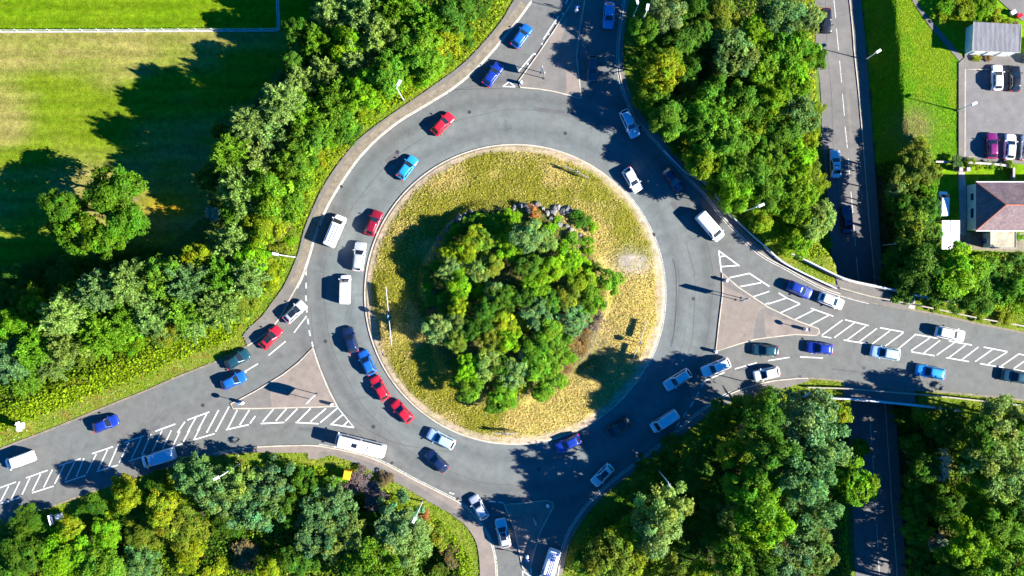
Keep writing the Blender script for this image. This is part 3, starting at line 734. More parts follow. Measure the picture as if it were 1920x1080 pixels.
def chevron_board(c, ang, L, label):
    z = float(isl_z(*P2(*c))); p = P(c[0], c[1], z); t = empty('chevron_board', p, ang)
    tag(t, label, 'road sign', 'chevron boards facing the four arms')
    n = 6
    for k in range(n):
        x = -L/2 + L*(k+.5)/n; mb = MB(); mb.box((x, .05, .7), (.07, .07, 1.7)); mb.build('post', M['galv'], t)
    for s in (-1, 1):
        mb = MB(); mb.box((s*L*.28, -.01, 1.2), (L*.40, .05, .66)); bd = mb.build('board', M['galv'], t)
        mb = MB(); mb.box((s*L*.28, -.042, 1.2), (L*.395, .012, .6)); mb.build('black_face', M['black'], bd)
        mb = MB(); w = L*.40
        for j in range(4):
            x = s*L*.28 - w/2 + w*(j+.3)/4; y = -.054
            mb.add([(x,y,.93),(x+.22,y,.93),(x+.42,y,1.2),(x+.22,y,1.47),(x,y,1.47),(x+.2,y,1.2)], [(0,1,2,5),(5,2,3,4)])
        mb.build('chevrons', M['white'], bd)
    mb = MB(); mb.tube([(0,0,-.1),(0,0,2.3)], .06, 8); mb.build('sign_post', M['galv'], t, True)
    mb = MB(); mb.tube([(0,-.07,1.95),(0,-.11,1.95)], .42, 24); mb.build('round_sign', M['blue_sign'], t)
chevron_board((731,592), R(-84.5), 9.6, 'long chevron board in tree shade on the left of the grass island')
chevron_board((1196,642), R(70), 7.4, 'chevron board on the right of the island, facing the east arm')
chevron_board((1081,325), R(154), 4.6, 'chevron board on the sunny top right of the grass island')
chevron_board((950,810), R(0), 4.2, 'chevron board at the bottom of the grass island')

def back_sign(px, py, z, w, h, ang, label):
    t = empty('road_sign', P(px, py, z), ang); tag(t, label, 'road sign')
    for s in (-1, 1):
        mb = MB(); mb.tube([(s*w*.3,0,-.6),(s*w*.3,0,3.4)], .05, 8); mb.build('post', M['galv'], t, True)
    mb = MB(); mb.box((0,-.1,2.6), (w,.05,h)); mb.build('sign_panel', M['white'], t)
    mb = MB(); mb.box((0,.05,2.5), (.9,.18,.12)); mb.build('lamp_bracket', M['white_metal'], t)
    # tilted service cabinet roof of the sign
    mb = MB(); mb.box((0,.5,1.0), (.8,.6,1.6), 0, .96); mb.build('cabinet', M['white'], t)
back_sign(50,796,-.3,1.5,1.2,R(105),'white sign and cabinet in the lit verge of the west arm')
back_sign(111,967,-.4,1.6,1.2,R(-75),'white sign and cabinet in the dark verge below the west arm')

# yellow bin on the south-west verge
t = empty('grit_bin', P(654,887,.0), R(-12)); tag(t, 'tall yellow grit bin on the verge by the south-west pavement', 'grit bin')
mb = MB(); mb.box((0,0,.85), (1.05,1.35,1.8), 0, .97); mb.build('body', M['yellow'], t)
mb = MB(); mb.box((0,0,1.83), (1.16,1.46,.14), 0, .9); ld = mb.build('lid', M['yellow'], t)
mb = MB(); mb.box((.6,0,1.74), (.05,.5,.06)); mb.build('handle', M['dark_metal'], ld)

# ------------------------------------------------------------------ playing field rail
def pitch_rail(p0, p1, label):
    a, b_ = P(*p0, ZF), P(*p1, ZF); d = b_-a; L = d.length; ang = math.atan2(d.y, d.x)
    t = empty('pitch_rail', a, ang); tag(t, label, 'fence', 'white rails around the upper pitch')
    mb = MB(); mb.box((L/2, 0, 1.02), (L, .07, .08)); mb.build('rail', M['galv'], t)
    mb = MB(); mb.box((L/2, -.05, .0), (L, .3, .14)); mb.build('concrete_footing', M['concrete'], t)
    n = int(L/2.6)
    for k in range(n+1):
        mb = MB(); mb.box((L*k/n, .1, .5), (.08, .08, 1.1)); mb.build('post', M['white_metal'], t)
pitch_rail((-120,60),(521,57),'long white rail along the bottom side of the bright green pitch')
pitch_rail((523,57),(519,-60),'short white rail closing the right end of the bright green pitch')

# ------------------------------------------------------------------ house, outbuilding, garden
def quadm(mb, a, b_, c_, d_): mb.add([a, b_, c_, d_], [(0,1,2,3)])
hx0, hx1, hy0, hy1 = 73.75, 92.0, 9.3, 16.6; ez = .75; rz_ = 3.4
t = empty('house', ((hx0+hx1)/2, (hy0+hy1)/2, ZE)); tag(t, 'pale rendered bungalow with hipped slate roof and red ridge tiles', 'house')
M['render'] = simple('pale_render', (.60,.70,.64), .85, var=.12, scale=.8)
m, nt, b = nodes_of('slate_roof')
tc = nt.nodes.new('ShaderNodeTexCoord'); bk = nt.nodes.new('ShaderNodeTexBrick'); bk.inputs['Scale'].default_value = 1.0
bk.inputs['Brick Width'].default_value = .34; bk.inputs['Row Height'].default_value = .22; bk.inputs['Mortar Size'].default_value = .012
bk.inputs['Color1'].default_value = (.13,.085,.095,1); bk.inputs['Color2'].default_value = (.20,.135,.135,1); bk.inputs['Mortar'].default_value = (.07,.06,.06,1)
nt.links.new(tc.outputs['Object'], bk.inputs['Vector'])
c = mul(nt, bk.outputs['Color'], ramp(nt, noise_node(nt, .6, 4), ((.3,.8),(.7,1.2))))
nt.links.new(c, b.inputs['Base Color']); b.inputs['Roughness'].default_value = .75; M['slate'] = m
mb = MB(); mb.box(((hx0+hx1)/2, (hy0+hy1)/2, (ZE+ez)/2-.15), (hx1-hx0, hy1-hy0, ez-ZE+.2)); to_local(mb.build('wall', M['render'], t), t)
o_ = .18; ax, bx_ = hx0+3.2, hx1-3.2; ym = (hy0+hy1)/2
A0,A1,A2,A3 = (hx0-o_,hy0-o_,ez),(hx1+o_,hy0-o_,ez),(hx1+o_,hy1+o_,ez),(hx0-o_,hy1+o_,ez); r0,r1 = (ax,ym,rz_),(bx_,ym,rz_)
mb = MB(); mb.add([A0,A1,A2,A3,r0,r1], [(0,1,5,4),(1,2,5),(2,3,4,5),(3,0,4),(3,2,1,0)]); rf = to_local(mb.build('roof', M['slate'], t), t)
M['ridge'] = simple('red_ridge_tile', (.42,.13,.075), .8, var=.3, scale=2.5)
up = Vector((0,0,.05))
mb = MB()
for a, b_ in ((A0,r0),(A3,r0),(r0,r1),(A1,r1),(A2,r1)): mb.tube([Vector(a)+up*.6, Vector(b_)+up*.6], .11, 6)
mb.build('ridge_tiles', M['ridge'], rf)
mb = MB(); mb.box(((hx0+hx1)/2, hy1+o_+.06, ez-.04), (hx1-hx0+.4, .12, .14)); mb.box(((hx0+hx1)/2, hy0-o_-.06, ez-.04), (hx1-hx0+.4, .12, .14)); to_local(mb.build('gutter', M['white_metal'], t), t)
for yy, w_, zz in ((12.0,1.7,-.7),(14.6,1.3,-.7)):
    mb = MB(); mb.box((hx0-.03, yy, zz), (.08, w_, 1.2)); fr = to_local(mb.build('window', M['white_metal'], t), t)
    mb = MB(); mb.box((hx0-.075, yy, zz), (.02, w_-.2, 1.0)); mb.build('pane', M['glass'], fr)
mb = MB(); mb.box((hx0-.05, 12.0, -1.42), (.3, 1.9, .1)); to_local(mb.build('window_sill', M['white_metal'], t), t)
mb = MB(); mb.box((85.6, ym, 3.7), (.8, 1.1, 1.9)); mb.build('chimney', M['brick'], rf)
mb = MB(); mb.lathe((85.6, ym-.2, 4.65), [(.14,0),(.12,.4)], 8); mb.lathe((85.6, ym+.25, 4.65), [(.14,0),(.12,.4)], 8); mb.build('chimney_pot', M['ridge'], rf)

# flat roofed extension
x0, y0 = P2(1856.5,465,.1); x1, y1 = P2(1904,434,.1)
t = empty('garage', ((x0+x1)/2, (y0+y1)/2, ZE)); tag(t, 'small flat roofed garage with stained beige roof below the bungalow', 'garage')
M['felt'] = simple('stained_roof_felt', (.36,.33,.24), .9, var=.35, scale=.7, fine=5)
y1 = hy0-.25
mb = MB(); mb.box(((x0+x1)/2, (y0+y1)/2, ZE/2-.05), (x1-x0-.3, y1-y0-.3, -ZE+.1)); to_local(mb.build('wall', M['render'], t), t)
mb = MB(); mb.box(((x0+x1)/2, (y0+y1)/2, .1), (x1-x0, y1-y0, .16)); r_ = to_local(mb.build('roof', M['felt'], t), t)
mb = MB(); mb.ribbon([(x0,y0),(x1,y0),(x1,y1),(x0,y1)], .14, .17, .27, True); mb.build('roof_edge', M['concrete'], r_)
mb = MB(); mb.box((x0+1.2, y0+.11, -1.4), (1.0, .08, 2.0)); to_local(mb.build('door', M['white_metal'], t), t)

# translucent roofed car port
x0, y0 = P2(1765.5,468,-.1); x1, y1 = P2(1799,413,-.1)
t = empty('carport', ((x0+x1)/2, (y0+y1)/2, ZE)); tag(t, 'lean-to carport with white and grey roof sheets beside the bungalow', 'carport')
M['sheet'] = simple('white_roof_sheet', (.72,.73,.73), .4, var=.1); M['sheet2'] = simple('grey_roof_sheet', (.38,.42,.44), .4, var=.15)
for i in range(2):
    for j in range(2):
        mb = MB(); mb.tube([(x0+.1+i*(x1-x0-.2), y0+.1+j*(y1-y0-.2), ZE), (x0+.1+i*(x1-x0-.2), y0+.1+j*(y1-y0-.2), -.12)], .06, 6); to_local(mb.build('post', M['white_metal'], t), t)
xm = x0+(x1-x0)*.52; cuts = [y0, y0+(y1-y0)*.28, y0+(y1-y0)*.56, y1]
for j in range(3):
    for i, (a, b_) in enumerate(((x0,xm-.04),(xm+.04,x1)) if j == 2 else ((x0,x1),)):
        mb = MB(); mb.box(((a+b_)/2, (cuts[j]+cuts[j+1])/2, -.05+j*.03), (b_-a, cuts[j+1]-cuts[j]-.06, .06)); to_local(mb.build('roof_sheet', M['sheet2'] if (i+j) % 3 == 1 else M['sheet'], t), t)
mb = MB(); mb.box((xm, (cuts[2]+y1)/2, .06), (.1, y1-cuts[2], .08)); mb.box(((x0+x1)/2, cuts[2], .06), (x1-x0, .1, .08)); mb.box(((x0+x1)/2, cuts[1], .03), (x1-x0, .1, .08)); to_local(mb.build('roof_bar', M['galv'], t), t)

# outbuilding with corrugated roof
rp = [P(1825,41,.25), P(1914.5,46,.55), P(1912,99,.55), P(1822.5,96,.25)]
t = empty('outbuilding', (sum(p.x for p in rp)/4, sum(p.y for p in rp)/4, ZE)); tag(t, 'long low outbuilding with ribbed grey roof above the car park', 'outbuilding')
m, nt, b = nodes_of('corrugated_roof')
tc = nt.nodes.new('ShaderNodeTexCoord'); wv = nt.nodes.new('ShaderNodeTexWave'); wv.inputs['Scale'].default_value = 1.6; wv.inputs['Distortion'].default_value = .6; wv.inputs['Detail'].default_value = 2
nt.links.new(tc.outputs['Object'], wv.inputs['Vector'])
c = mul(nt, (.15,.152,.165), ramp(nt, noise_node(nt, 1.2, 6, vec_scale=(3,.5,1)), ((.3,.65),(.7,1.3)))); c = mul(nt, c, ramp(nt, wv.outputs['Fac'], ((0,.75),(1,1.12))))
nt.links.new(c, b.inputs['Base Color']); b.inputs['Roughness'].default_value = .7; bump(nt, b, wv.outputs['Fac'], .6, .06); M['corr'] = m
cx_, cy_ = t.location.x, t.location.y
ins = [Vector((cx_+(p.x-cx_)*.955, cy_+(p.y-cy_)*.92, 0)) for p in rp]
mb = MB(); mb.slab([(p.x, p.y) for p in ins], ZE-.2, .22); to_local(mb.build('wall', M['render'], t), t)
mb = MB(); mb.add([(p.x,p.y,p.z) for p in rp]+[(p.x,p.y,p.z+.1) for p in rp], [(0,1,2,3),(7,6,5,4),(0,4,5,1),(1,5,6,2),(2,6,7,3),(3,7,4,0)]); rf = to_local(mb.build('roof', M['corr'], t), t)
mb = MB()
for a, b_ in ((0,3),(1,2),(3,2)): mb.tube([rp[a]+Vector((0,0,.09)), rp[b_]+Vector((0,0,.09))], .07, 6)
mb.build('roof_edge', M['concrete'], rf)
dv = (ins[2]-ins[3]); L = dv.length; ang = math.atan2(dv.y, dv.x); nrm = Vector((math.sin(ang), -math.cos(ang), 0))
for f in (.2, .5, .8):
    c_ = ins[3]+dv*f+nrm*.05; mb = MB(); mb.box((c_.x, c_.y, ZE+1.1), (L*.22, .08, 2.2), ang); dr = to_local(mb.build('door', M['white_metal'], t), t)
    c_ = c_+nrm*.06+dv*.08; mb = MB(); mb.box((c_.x, c_.y, ZE+1.1), (.18, .05, .05), ang); mb.build('handle', M['dark_metal'], dr)

# gate pillars, garden wall, bins
def pillar(px, py, label):
    t = empty('gate_pillar', P(px, py, ZE)); tag(t, label, 'gate pillar')
    mb = MB(); mb.box((0,0,.55), (.55,.55,1.3)); mb.build('shaft', M['brick'], t)
    mb = MB(); mb.box((0,0,1.26), (.7,.7,.12), 0, .8); mb.build('cap', M['concrete'], t)
pillar(1795,319,'left brick gate pillar of the bungalow path'); pillar(1809,319,'right brick gate pillar of the bungalow path')
def wall(name, pts, h, w, mat, label, cat):
    line = [P2(a, b_, ZE) for a, b_ in pts]; t = empty(name, (line[0][0], line[0][1], ZE)); tag(t, label, cat)
    mb = MB(); mb.ribbon(line, w, ZE-.2, ZE+h); to_local(mb.build('wall', M[mat], t), t)
    mb = MB(); mb.ribbon(line, w+.1, ZE+h+.001, ZE+h+.07); to_local(mb.build('coping', M['concrete'], t), t)
wall('garden_wall', [(1811,306),(1860,309),(1892,313)], .8, .25, 'brick', 'low brick wall between the car park and the bungalow lawn', 'wall')
wall('garden_wall', [(1893.5,316),(1893.5,338)], 1.2, .25, 'brick', 'short brick wall with yellow plants at the right end of the lawn', 'wall')
wall('garden_wall', [(1752,304),(1793,305)], .5, .2, 'concrete', 'low pale wall across the grass left of the gate', 'wall')
def bin_(px, py, rz, mat, label):
    t = empty('wheelie_bin', P(px, py, ZE), rz); tag(t, label, 'bin', 'wheelie bins in the yard')
    mb = MB(); mb.box((0,0,.5), (.55,.6,.95), 0, 1.12); mb.build('body', mat, t)
    mb = MB(); mb.box((0,0,1.02), (.64,.72,.08), 0, .9); mb.build('lid', mat, t)
    for s in (-1,1):
        mb = MB(); mb.tube([(s*.24,.33,.1),(s*.3,.33,.1)], .1, 10); mb.build('wheel', M['tyre'], t)
bin_(1842,452,.3,PAINT['royal'],'blue wheelie bin in the dark yard beside the garage'); bin_(1849,443,1.0,PAINT['grey'],'grey wheelie bin in the dark yard beside the garage')
# litter-like crates by the side road
for (px, py, mt, lb) in ((1897,25,'white','pale crate on the side road at the top right corner'), (1909,31,'tail','red crate on the side road at the top right corner')):
    t = empty('crate', P(px, py, ZE+.03), .5); tag(t, lb, 'crate')
    mb = MB(); mb.box((0,0,.3), (.75,.55,.6)); mb.build('body', M['white'] if mt == 'white' else PAINT['red'], t)
    mb = MB(); mb.box((0,0,.63), (.85,.62,.06)); mb.build('lid', M['white'] if mt == 'white' else PAINT['red'], t)
# ------------------------------------------------------------------ vehicles
def rrect(x0, x1, w, r, z, n=4):
    """rounded rectangle ring, x0 rear, x1 front, half width w"""
    pts = []
    for (cx_, cy_, a0) in ((x1-r, w-r, 0), (x0+r, w-r, 90), (x0+r, -w+r, 180), (x1-r, -w+r, 270)):
        for k in range(n): a = R(a0 + 90*k/(n-1)); pts.append((cx_+r*math.cos(a), cy_+r*math.sin(a), z))
    return pts
KINDS = {
 #            L    W    H    deck profile (x fraction front..rear, z)                      cabin: base front, base rear, top front, top rear (fractions)
 'hatchback': dict(L=4.15,W=1.78,H=1.48, deck=((.5,.62),(.44,.74),(.20,.93),(-.40,.98),(-.5,.86)), cab=(.245,-.47,.05,-.345), glass_rear=True),
 'saloon':    dict(L=4.7, W=1.84,H=1.45, deck=((.5,.60),(.44,.72),(.20,.92),(-.34,.97),(-.46,.95),(-.5,.84)), cab=(.215,-.375,.045,-.225), glass_rear=True),
 'estate':    dict(L=4.7, W=1.86,H=1.62, deck=((.5,.66),(.44,.82),(.22,1.0),(-.42,1.04),(-.5,.9)), cab=(.235,-.48,.06,-.385), glass_rear=True),
 'van':       dict(L=5.25,W=1.98,H=2.05, deck=((.5,.72),(.45,.92),(.33,1.12),(-.46,1.15),(-.5,1.0)), cab=(.385,-.497,.235,-.475), glass_rear=False),
 'minibus':   dict(L=8.1, W=2.15,H=2.6, deck=((.5,.9),(.47,1.05),(.42,1.2),(-.48,1.25),(-.5,1.1)), cab=(.485,-.498,.43,-.485), glass_rear=False),
}
def make_vehicle(kind):
    k = KINDS[kind]; L, W, H = k['L'], k['W'], k['H']; hw = W/2; hl = L/2
    t = empty('van' if kind in ('van','minibus') else 'car', (0,0,0))
    if kind == 'minibus': t.name = 'minibus'
    dx = [a for a, _ in k['deck']][::-1]; dz = [z for _, z in k['deck']][::-1]
    deck = lambda f: float(np.interp(f, dx, dz))
    fr = [.5,.492,.475,.45,.41,.36,.29,.21,.12,0,-.12,-.22,-.31,-.38,-.43,-.465,-.49,-.5]
    vs = []; fs = []; nr = 13
    for f in fr:
        tt = abs(f)*2; w = hw*(1-.035*tt**2-.20*max(0,(tt-.86)/.14)**2.2); zd = deck(f)
        e = max(0,(tt-.93)/.07)**2; zb = .22+.16*e; zt = zd-.05*e
        half = [(.86*w,zb),(.97*w,zb+.08),(w,zb+(zt-zb)*.5),(.985*w,zt-.14),(.93*w,zt-.03),(.72*w,zt+.012)]
        ring = [(f*L,y,z) for y, z in half] + [(f*L,0,zt+.035)] + [(f*L,-y,z) for y, z in half[::-1]]
        vs += ring
    for i in range(len(fr)-1):
        for j in range(nr-1): fs.append((i*nr+j, i*nr+j+1, (i+1)*nr+j+1, (i+1)*nr+j))
        fs.append((i*nr+nr-1, i*nr, (i+1)*nr, (i+1)*nr+nr-1))
    fs.append(tuple(range(nr))[::-1]); fs.append(tuple((len(fr)-1)*nr+j for j in range(nr)))
    mb = MB(); mb.add(vs, fs)
    bf, brr, tf, tr = (q*L for q in k['cab']); big = kind in ('van','minibus')
    wb, wt = hw*(.955 if big else .90), hw*(.86 if big else .70); zb = deck((bf/L+brr/L)/2)-.06
    r1, r2 = .16, .22
    rings = [rrect(brr, bf, wb, r1, zb), rrect(tr, tf, wt, r2, H-.075), rrect(tr+.05, tf-.05, wt-.05, r2, H-.02), rrect(tr+.22, tf-.22, wt-.2, r2*.8, H+.012), rrect(tr+.6, tf-.6, wt*.45, .1, H+.03)]
    n = len(rings[0]); cv = [p for rg in rings for p in rg]; cf = []
    for i in range(len(rings)-1):
        for j in range(n): cf.append((i*n+j, i*n+(j+1)%n, (i+1)*n+(j+1)%n, (i+1)*n+j))
    cf.append(tuple((len(rings)-1)*n+j for j in range(n)))
    mb.add(cv, cf)
    mb.build('body', [PAINT['white']], t, True)
    # panes: bilinear patches of the cabin sides, standing 10 mm proud
    def pane(name, a, b_, c_, d_, u0, u1, v0, v1, nudge):
        a, b_, c_, d_ = map(Vector, (a, b_, c_, d_)); N = (b_-a).cross(d_-a).normalized()
        if N.dot(Vector(nudge)) < 0: N = -N
        q = lambda u, v: (a*(1-u)+b_*u)*(1-v)+(d_*(1-u)+c_*u)*v
        vs = []
        U = [u0, (u0+u1)/2, u1]; V = [v0, v1]
        for off in (.014, -.03):
            for v in V:
                for u in U: vs.append(q(u, v)+N*(off + (.012 if (u not in (u0, u1) and off > 0) else 0)))
        fs = [(0,1,4,3),(1,2,5,4),(6,9,10,7),(7,10,11,8),(0,6,7,1),(1,7,8,2),(2,8,11,5),(5,11,10,4),(4,10,9,3),(3,9,6,0)]
        m_ = MB(); m_.add(vs, fs); m_.build(name, M['glass'], t)
    zt = H-.075; B = lambda x, y: (x, y, zb); T = lambda x, y: (x, y, zt)
    pane('windscreen', B(bf,-wb), B(bf,wb), T(tf,wt), T(tf,-wt), .09, .91, .14, .96, (1,0,.3))
    if k['glass_rear']: pane('rear_window', B(brr,-wb), B(brr,wb), T(tr,wt), T(tr,-wt), .12, .88, .2, .93, (-1,0,.3))
    for s in (-1, 1):
        if kind == 'van': pane('side_window', B(brr,s*wb), B(bf,s*wb), T(tf,s*wt), T(tr,s*wt), .76, .95, .18, .85, (0,s,0))
        else:
            pane('side_window', B(brr,s*wb), B(bf,s*wb), T(tf,s*wt), T(tr,s*wt), .08, .50, .2, .9, (0,s,0))
            pane('side_window', B(brr,s*wb), B(bf,s*wb), T(tf,s*wt), T(tr,s*wt), .53, .93, .2, .9, (0,s,0))
        wr = .33 if not big else .36
        for f in (.31, -.29):
            m_ = MB(); y0 = s*(hw-.17); m_.tube([(f*L, y0, wr), (f*L, s*(hw+.015), wr)], wr, 18); wh = m_.build('wheel', M['tyre'], t)
            m_ = MB(); m_.tube([(f*L, s*(hw+.016), wr), (f*L, s*(hw+.03), wr)], wr*.62, 14); m_.build('rim', M['rim'], wh)
        zh = deck(.47)
        m_ = MB(); m_.add([(hl*.985,s*hw*.47,zh-.13),(hl*.945,s*hw*.80,zh-.12),(hl*.83,s*hw*.90,zh+.06),(hl*.90,s*hw*.55,zh+.055),(hl*.9,s*hw*.5,zh-.14),(hl*.84,s*hw*.78,zh-.14)], [(0,1,2,3),(0,3,4),(1,5,2),(4,5,1,0),(3,2,5,4)]); m_.build('headlight', M['headlight'], t)
        zt_ = deck(-.47)
        m_ = MB(); m_.box((-hl*.965, s*hw*.70, zt_-.10), (.16, .34, .2), 0, .8); m_.build('tail_light', M['tail'], t)
        m_ = MB(); m_.box((bf-.16, s*(hw+.06), zb+.12), (.16, .24, .15), 0, .85); m_.build('door_mirror', [PAINT['white']], t)
    m_ = MB(); m_.box((-hl*.985, 0, .42), (.09, W*.72, .16)); m_.build('rear_bumper', M['black'], t)
    m_ = MB(); m_.box((hl*.985, 0, .40), (.09, W*.6, .18)); m_.build('grille', M['black'], t)
    if kind == 'minibus':
        m_ = MB(); m_.box((hl*.18, 0, H+.07), (.8, .7, .1), 0, .9); m_.build('roof_hatch', M['glass'], t)
        m_ = MB(); m_.box((-hl*.45, 0, H+.07), (.9, .8, .12), 0, .9); m_.build('roof_unit', M['white'], t)
    return t
PROTO = {}
def vehicle(kind, px, py, dx, dy, colr, label, z=0.0, cat=None, extra=None, group=None, sc=1.0):
    p = P(px, py, z + KINDS[kind]['H']*.6); ang = math.atan2(-dy, dx)
    if kind not in PROTO: PROTO[kind] = t = make_vehicle(kind)
    else: t = copy_tree(PROTO[kind])
    for ch in list(t.children):         # drop the additions of the first one from its copies
        if ch.get('added') and ch.name.split('.')[0] in ('sunroof','roof_bar','roof_stripe') and t is not PROTO[kind]: bpy.data.objects.remove(ch)
    t.location = (p.x, p.y, z); t.rotation_euler = (0, 0, ang); t.scale = (sc, sc, sc)
    for ch in t.children:
        if ch.name.split('.')[0] in ('body', 'door_mirror'):
            ch.material_slots[0].link = 'OBJECT'; ch.material_slots[0].material = PAINT[colr]
    tag(t, label, cat or {'van':'van','minibus':'minibus'}.get(kind, 'car'), group or 'vehicles driving around the roundabout')
    H = KINDS[kind]['H']; L = KINDS[kind]['L']; W = KINDS[kind]['W']
    if extra == 'sunroof':
        mb = MB(); mb.box((-.35, 0, H+.03), (1.2, .85, .03)); o = mb.build('sunroof', M['glass'], t); o['added'] = 1
    if extra == 'bars':
        for y in (-.5, 0, .5):
            mb = MB(); mb.box((-.5, y, H+.08), (3.1, .07, .05)); o = mb.build('roof_bar', M['galv'], t); o['added'] = 1
    if extra == 'stripes':
        for y in (-.26, .0, .26):
            mb = MB(); mb.box((-.5, y, H+.04), (3.6, .12, .02)); o = mb.build('roof_stripe', PAINT['royal'], t); o['added'] = 1
    return t
V = vehicle
# north arm
V('hatchback',978,67,120,-165,'blue','bright blue hatchback leaving by the left lane of the north arm')
V('hatchback',924,139,140,-200,'royal','royal blue car turning off towards the north arm')
V('hatchback',1142,28,-6,100,'sky','light blue car in tree shade at the top of the north arm')
V('hatchback',1111,127,3,100,'teal','dark teal car coming down the north arm beside the splitter island')
V('estate',1181,231,75,160,'paleblue','pale silver blue car joining the roundabout from the north arm')
# ring
V('hatchback',830,232,205,-215,'red','red car with dark shadow crossing the top left of the ring')
V('hatchback',763,314,150,-205,'sky','light blue hatchback near the top left kerb of the island')
V('van',627,433,95,-225,'white','white van with dark roof bars on the left of the ring', extra='bars')
V('hatchback',700,418,65,-160,'darkred','dark red car in shade beside the left island kerb')
V('estate',673,481,25,-190,'silver','silver car behind the dark red one on the left of the ring')
V('van',646,543,2,-100,'white','white van in tree shade on the left of the ring, above the dark blue car', sc=.88)
V('hatchback',657,638,-55,-190,'navy','dark blue car on the left of the ring near the island')
V('hatchback',688,680,-75,-165,'blue','bright blue car close behind the dark blue one at the island kerb')
V('hatchback',712,728,-85,-150,'red','red car following the blue one by the lower left island kerb')
V('hatchback',754,772,-120,-130,'red','red hatchback last of the queue at the lower left of the ring')
V('estate',827,824,-230,-115,'paleblue','pale blue estate car below the island at the lower left of the ring')
V('hatchback',819,865,-140,-135,'navy','navy car beside the pale blue estate, near the outer lane')
V('minibus',675,836,-385,-95,'white','long white minibus with roof hatch leaving by the west arm')
V('hatchback',1130,891,-145,150,'silver','silver car with dark windscreen in deep shade at the lower right', extra='sunroof')
V('hatchback',1066,832,-160,75,'royal','royal blue car in deep shade at the bottom island kerb')
V('hatchback',1161,801,-150,100,'black','black car in deep shade by the lower right island kerb')
V('van',1247,790,-200,130,'silver','silver grey van in deep shade on the right of the give way line', sc=.92)
V('estate',1271,712,-200,125,'silver','silver car entering the deep shade at the right of the ring')
V('hatchback',1262,336,120,150,'navy','navy car on the outer lane beside the guard rail')
V('hatchback',1186,337,110,185,'white','white hatchback near the top right island kerb')
V('van',1332,424,170,195,'white','plain white van turning off towards the east arm')
# east arm
V('hatchback',1500,543,150,68,'royal','royal blue car leaving by the top lane of the east arm')
V('hatchback',1559,564,150,58,'white','white car just ahead of the royal blue one on the east arm')
V('estate',1783,626,240,50,'white','white estate car farthest along the top lane of the east arm')
V('estate',1343,689,-225,92,'white','white estate car waiting at the mouth of the east arm')
V('hatchback',1438,701,-180,40,'white','white hatchback in the bottom lane of the east arm')
V('hatchback',1436,657,-150,-8,'teal','dark teal car in the upper entry lane of the east arm')
V('hatchback',1538,653,-150,-14,'royal','royal blue hatchback in the entry lane below the hatching')
V('estate',1661,662,-240,-42,'paleblue','pale blue estate car below the hatching on the east arm')
V('estate',1746,698,-240,-45,'sky','light blue car in the bottom lane of the east arm over the bridge')
V('estate',1908,707,-240,-40,'teal','dark teal car at the right edge of the photo')
# west arm
V('hatchback',552,585,110,-105,'silver','silver hatchback waiting at the give way line of the west arm', extra='sunroof')
V('hatchback',507,633,110,-120,'red','red car with black sunroof waiting behind the silver one', extra='sunroof')
V('hatchback',444,674,130,-80,'teal','dark teal car in the left entry lane of the west arm')
V('hatchback',437,714,170,-80,'blue','bright blue car in the right entry lane of the west arm')
V('hatchback',197,795,190,-75,'royal','royal blue car alone on the west arm beside the flowery verge')
V('van',35,864,-220,78,'white','white van at the left edge of the photo', sc=.92)
V('van',296,859,-240,72,'paleblue','pale blue van in tree shade on the bottom lane of the west arm', sc=1.05)
# south arm
V('hatchback',898,952,-85,-150,'silver','silver hatchback waiting at the mouth of the south arm')
V('estate',943,1000,-42,-190,'silver','silver estate car with long black sunroof on the south arm', extra='sunroof')
V('van',1032,1062,-70,230,'white','white van with blue roof stripes leaving by the south arm', extra='stripes', sc=1.05)
# lower road
LR = 'cars on the lower road'
V('hatchback',1550,38,5,100,'black','black car at the top of the lower road', z=ZL, group=LR)
V('saloon',1567,307,-4,-100,'silver','silver saloon on the lower road, upper of the two in shade', z=ZL, group=LR)
V('saloon',1589,411,-6,-100,'navy','navy saloon on the lower road, lower of the two in shade', z=ZL, group=LR)
# car park and drive
CPK = 'cars in the car park'; zc = ZE+.02
V('hatchback',1871,145,0,-100,'white','white hatchback in the top row of the car park', z=zc, group=CPK, cat='parked car')
V('hatchback',1904,147,2,-100,'black','black hatchback in the top row of the car park', z=zc, group=CPK, cat='parked car')
V('hatchback',1861,273,0,-100,'maroon','plum coloured car in the bottom row of the car park', z=zc, group=CPK, cat='parked car')
V('hatchback',1895,275,8,-100,'white','white hatchback in the bottom row of the car park', z=zc, group=CPK, cat='parked car')
V('hatchback',1926,277,8,-100,'silver','silver car cut by the right edge in the bottom row', z=zc, group=CPK, cat='parked car')
V('hatchback',1934,94,8,-100,'paleblue','pale blue car beside the outbuilding', z=zc, group=CPK, cat='parked car')
V('van',1771,382,4,-100,'white','small white van parked on the shaded drive beside the bungalow', z=ZE, group='cars by the bungalow', cat='parked van', sc=.78)
# ------------------------------------------------------------------ foliage meshes
def leaf_mesh(name, Cc, U, Vv, tint, mat):
    """one rhombus leaf cluster per row: centre, half axis U (long), half axis V"""
    n = len(Cc); vs = np.stack([Cc-Vv, Cc+U*.9+Vv*.1, Cc+Vv, Cc-U], 1).reshape(-1, 3)
    me = bpy.data.meshes.new(name); me.from_pydata(vs.tolist(), [], np.arange(n*4).reshape(-1, 4).tolist())
    a = me.attributes.new('tint', 'FLOAT_COLOR', 'FACE'); a.data.foreach_set('color', np.concatenate([tint, np.ones((n,1))], 1).astype(np.float32).ravel())
    me.materials.append(mat); return me
def unit(v): return v/np.maximum(np.linalg.norm(v, axis=1, keepdims=True), 1e-6)
def frame(N, r):
    a = unit(np.cross(N, r.normal(size=N.shape))); return a, np.cross(N, a)
def tints(n, r, br=.32, warm=.12):
    k = np.exp(r.normal(0, br*.7, n)); w = r.normal(0, warm, n)
    return np.stack([k*(1+w), k, k*(1-w*.8)], 1)
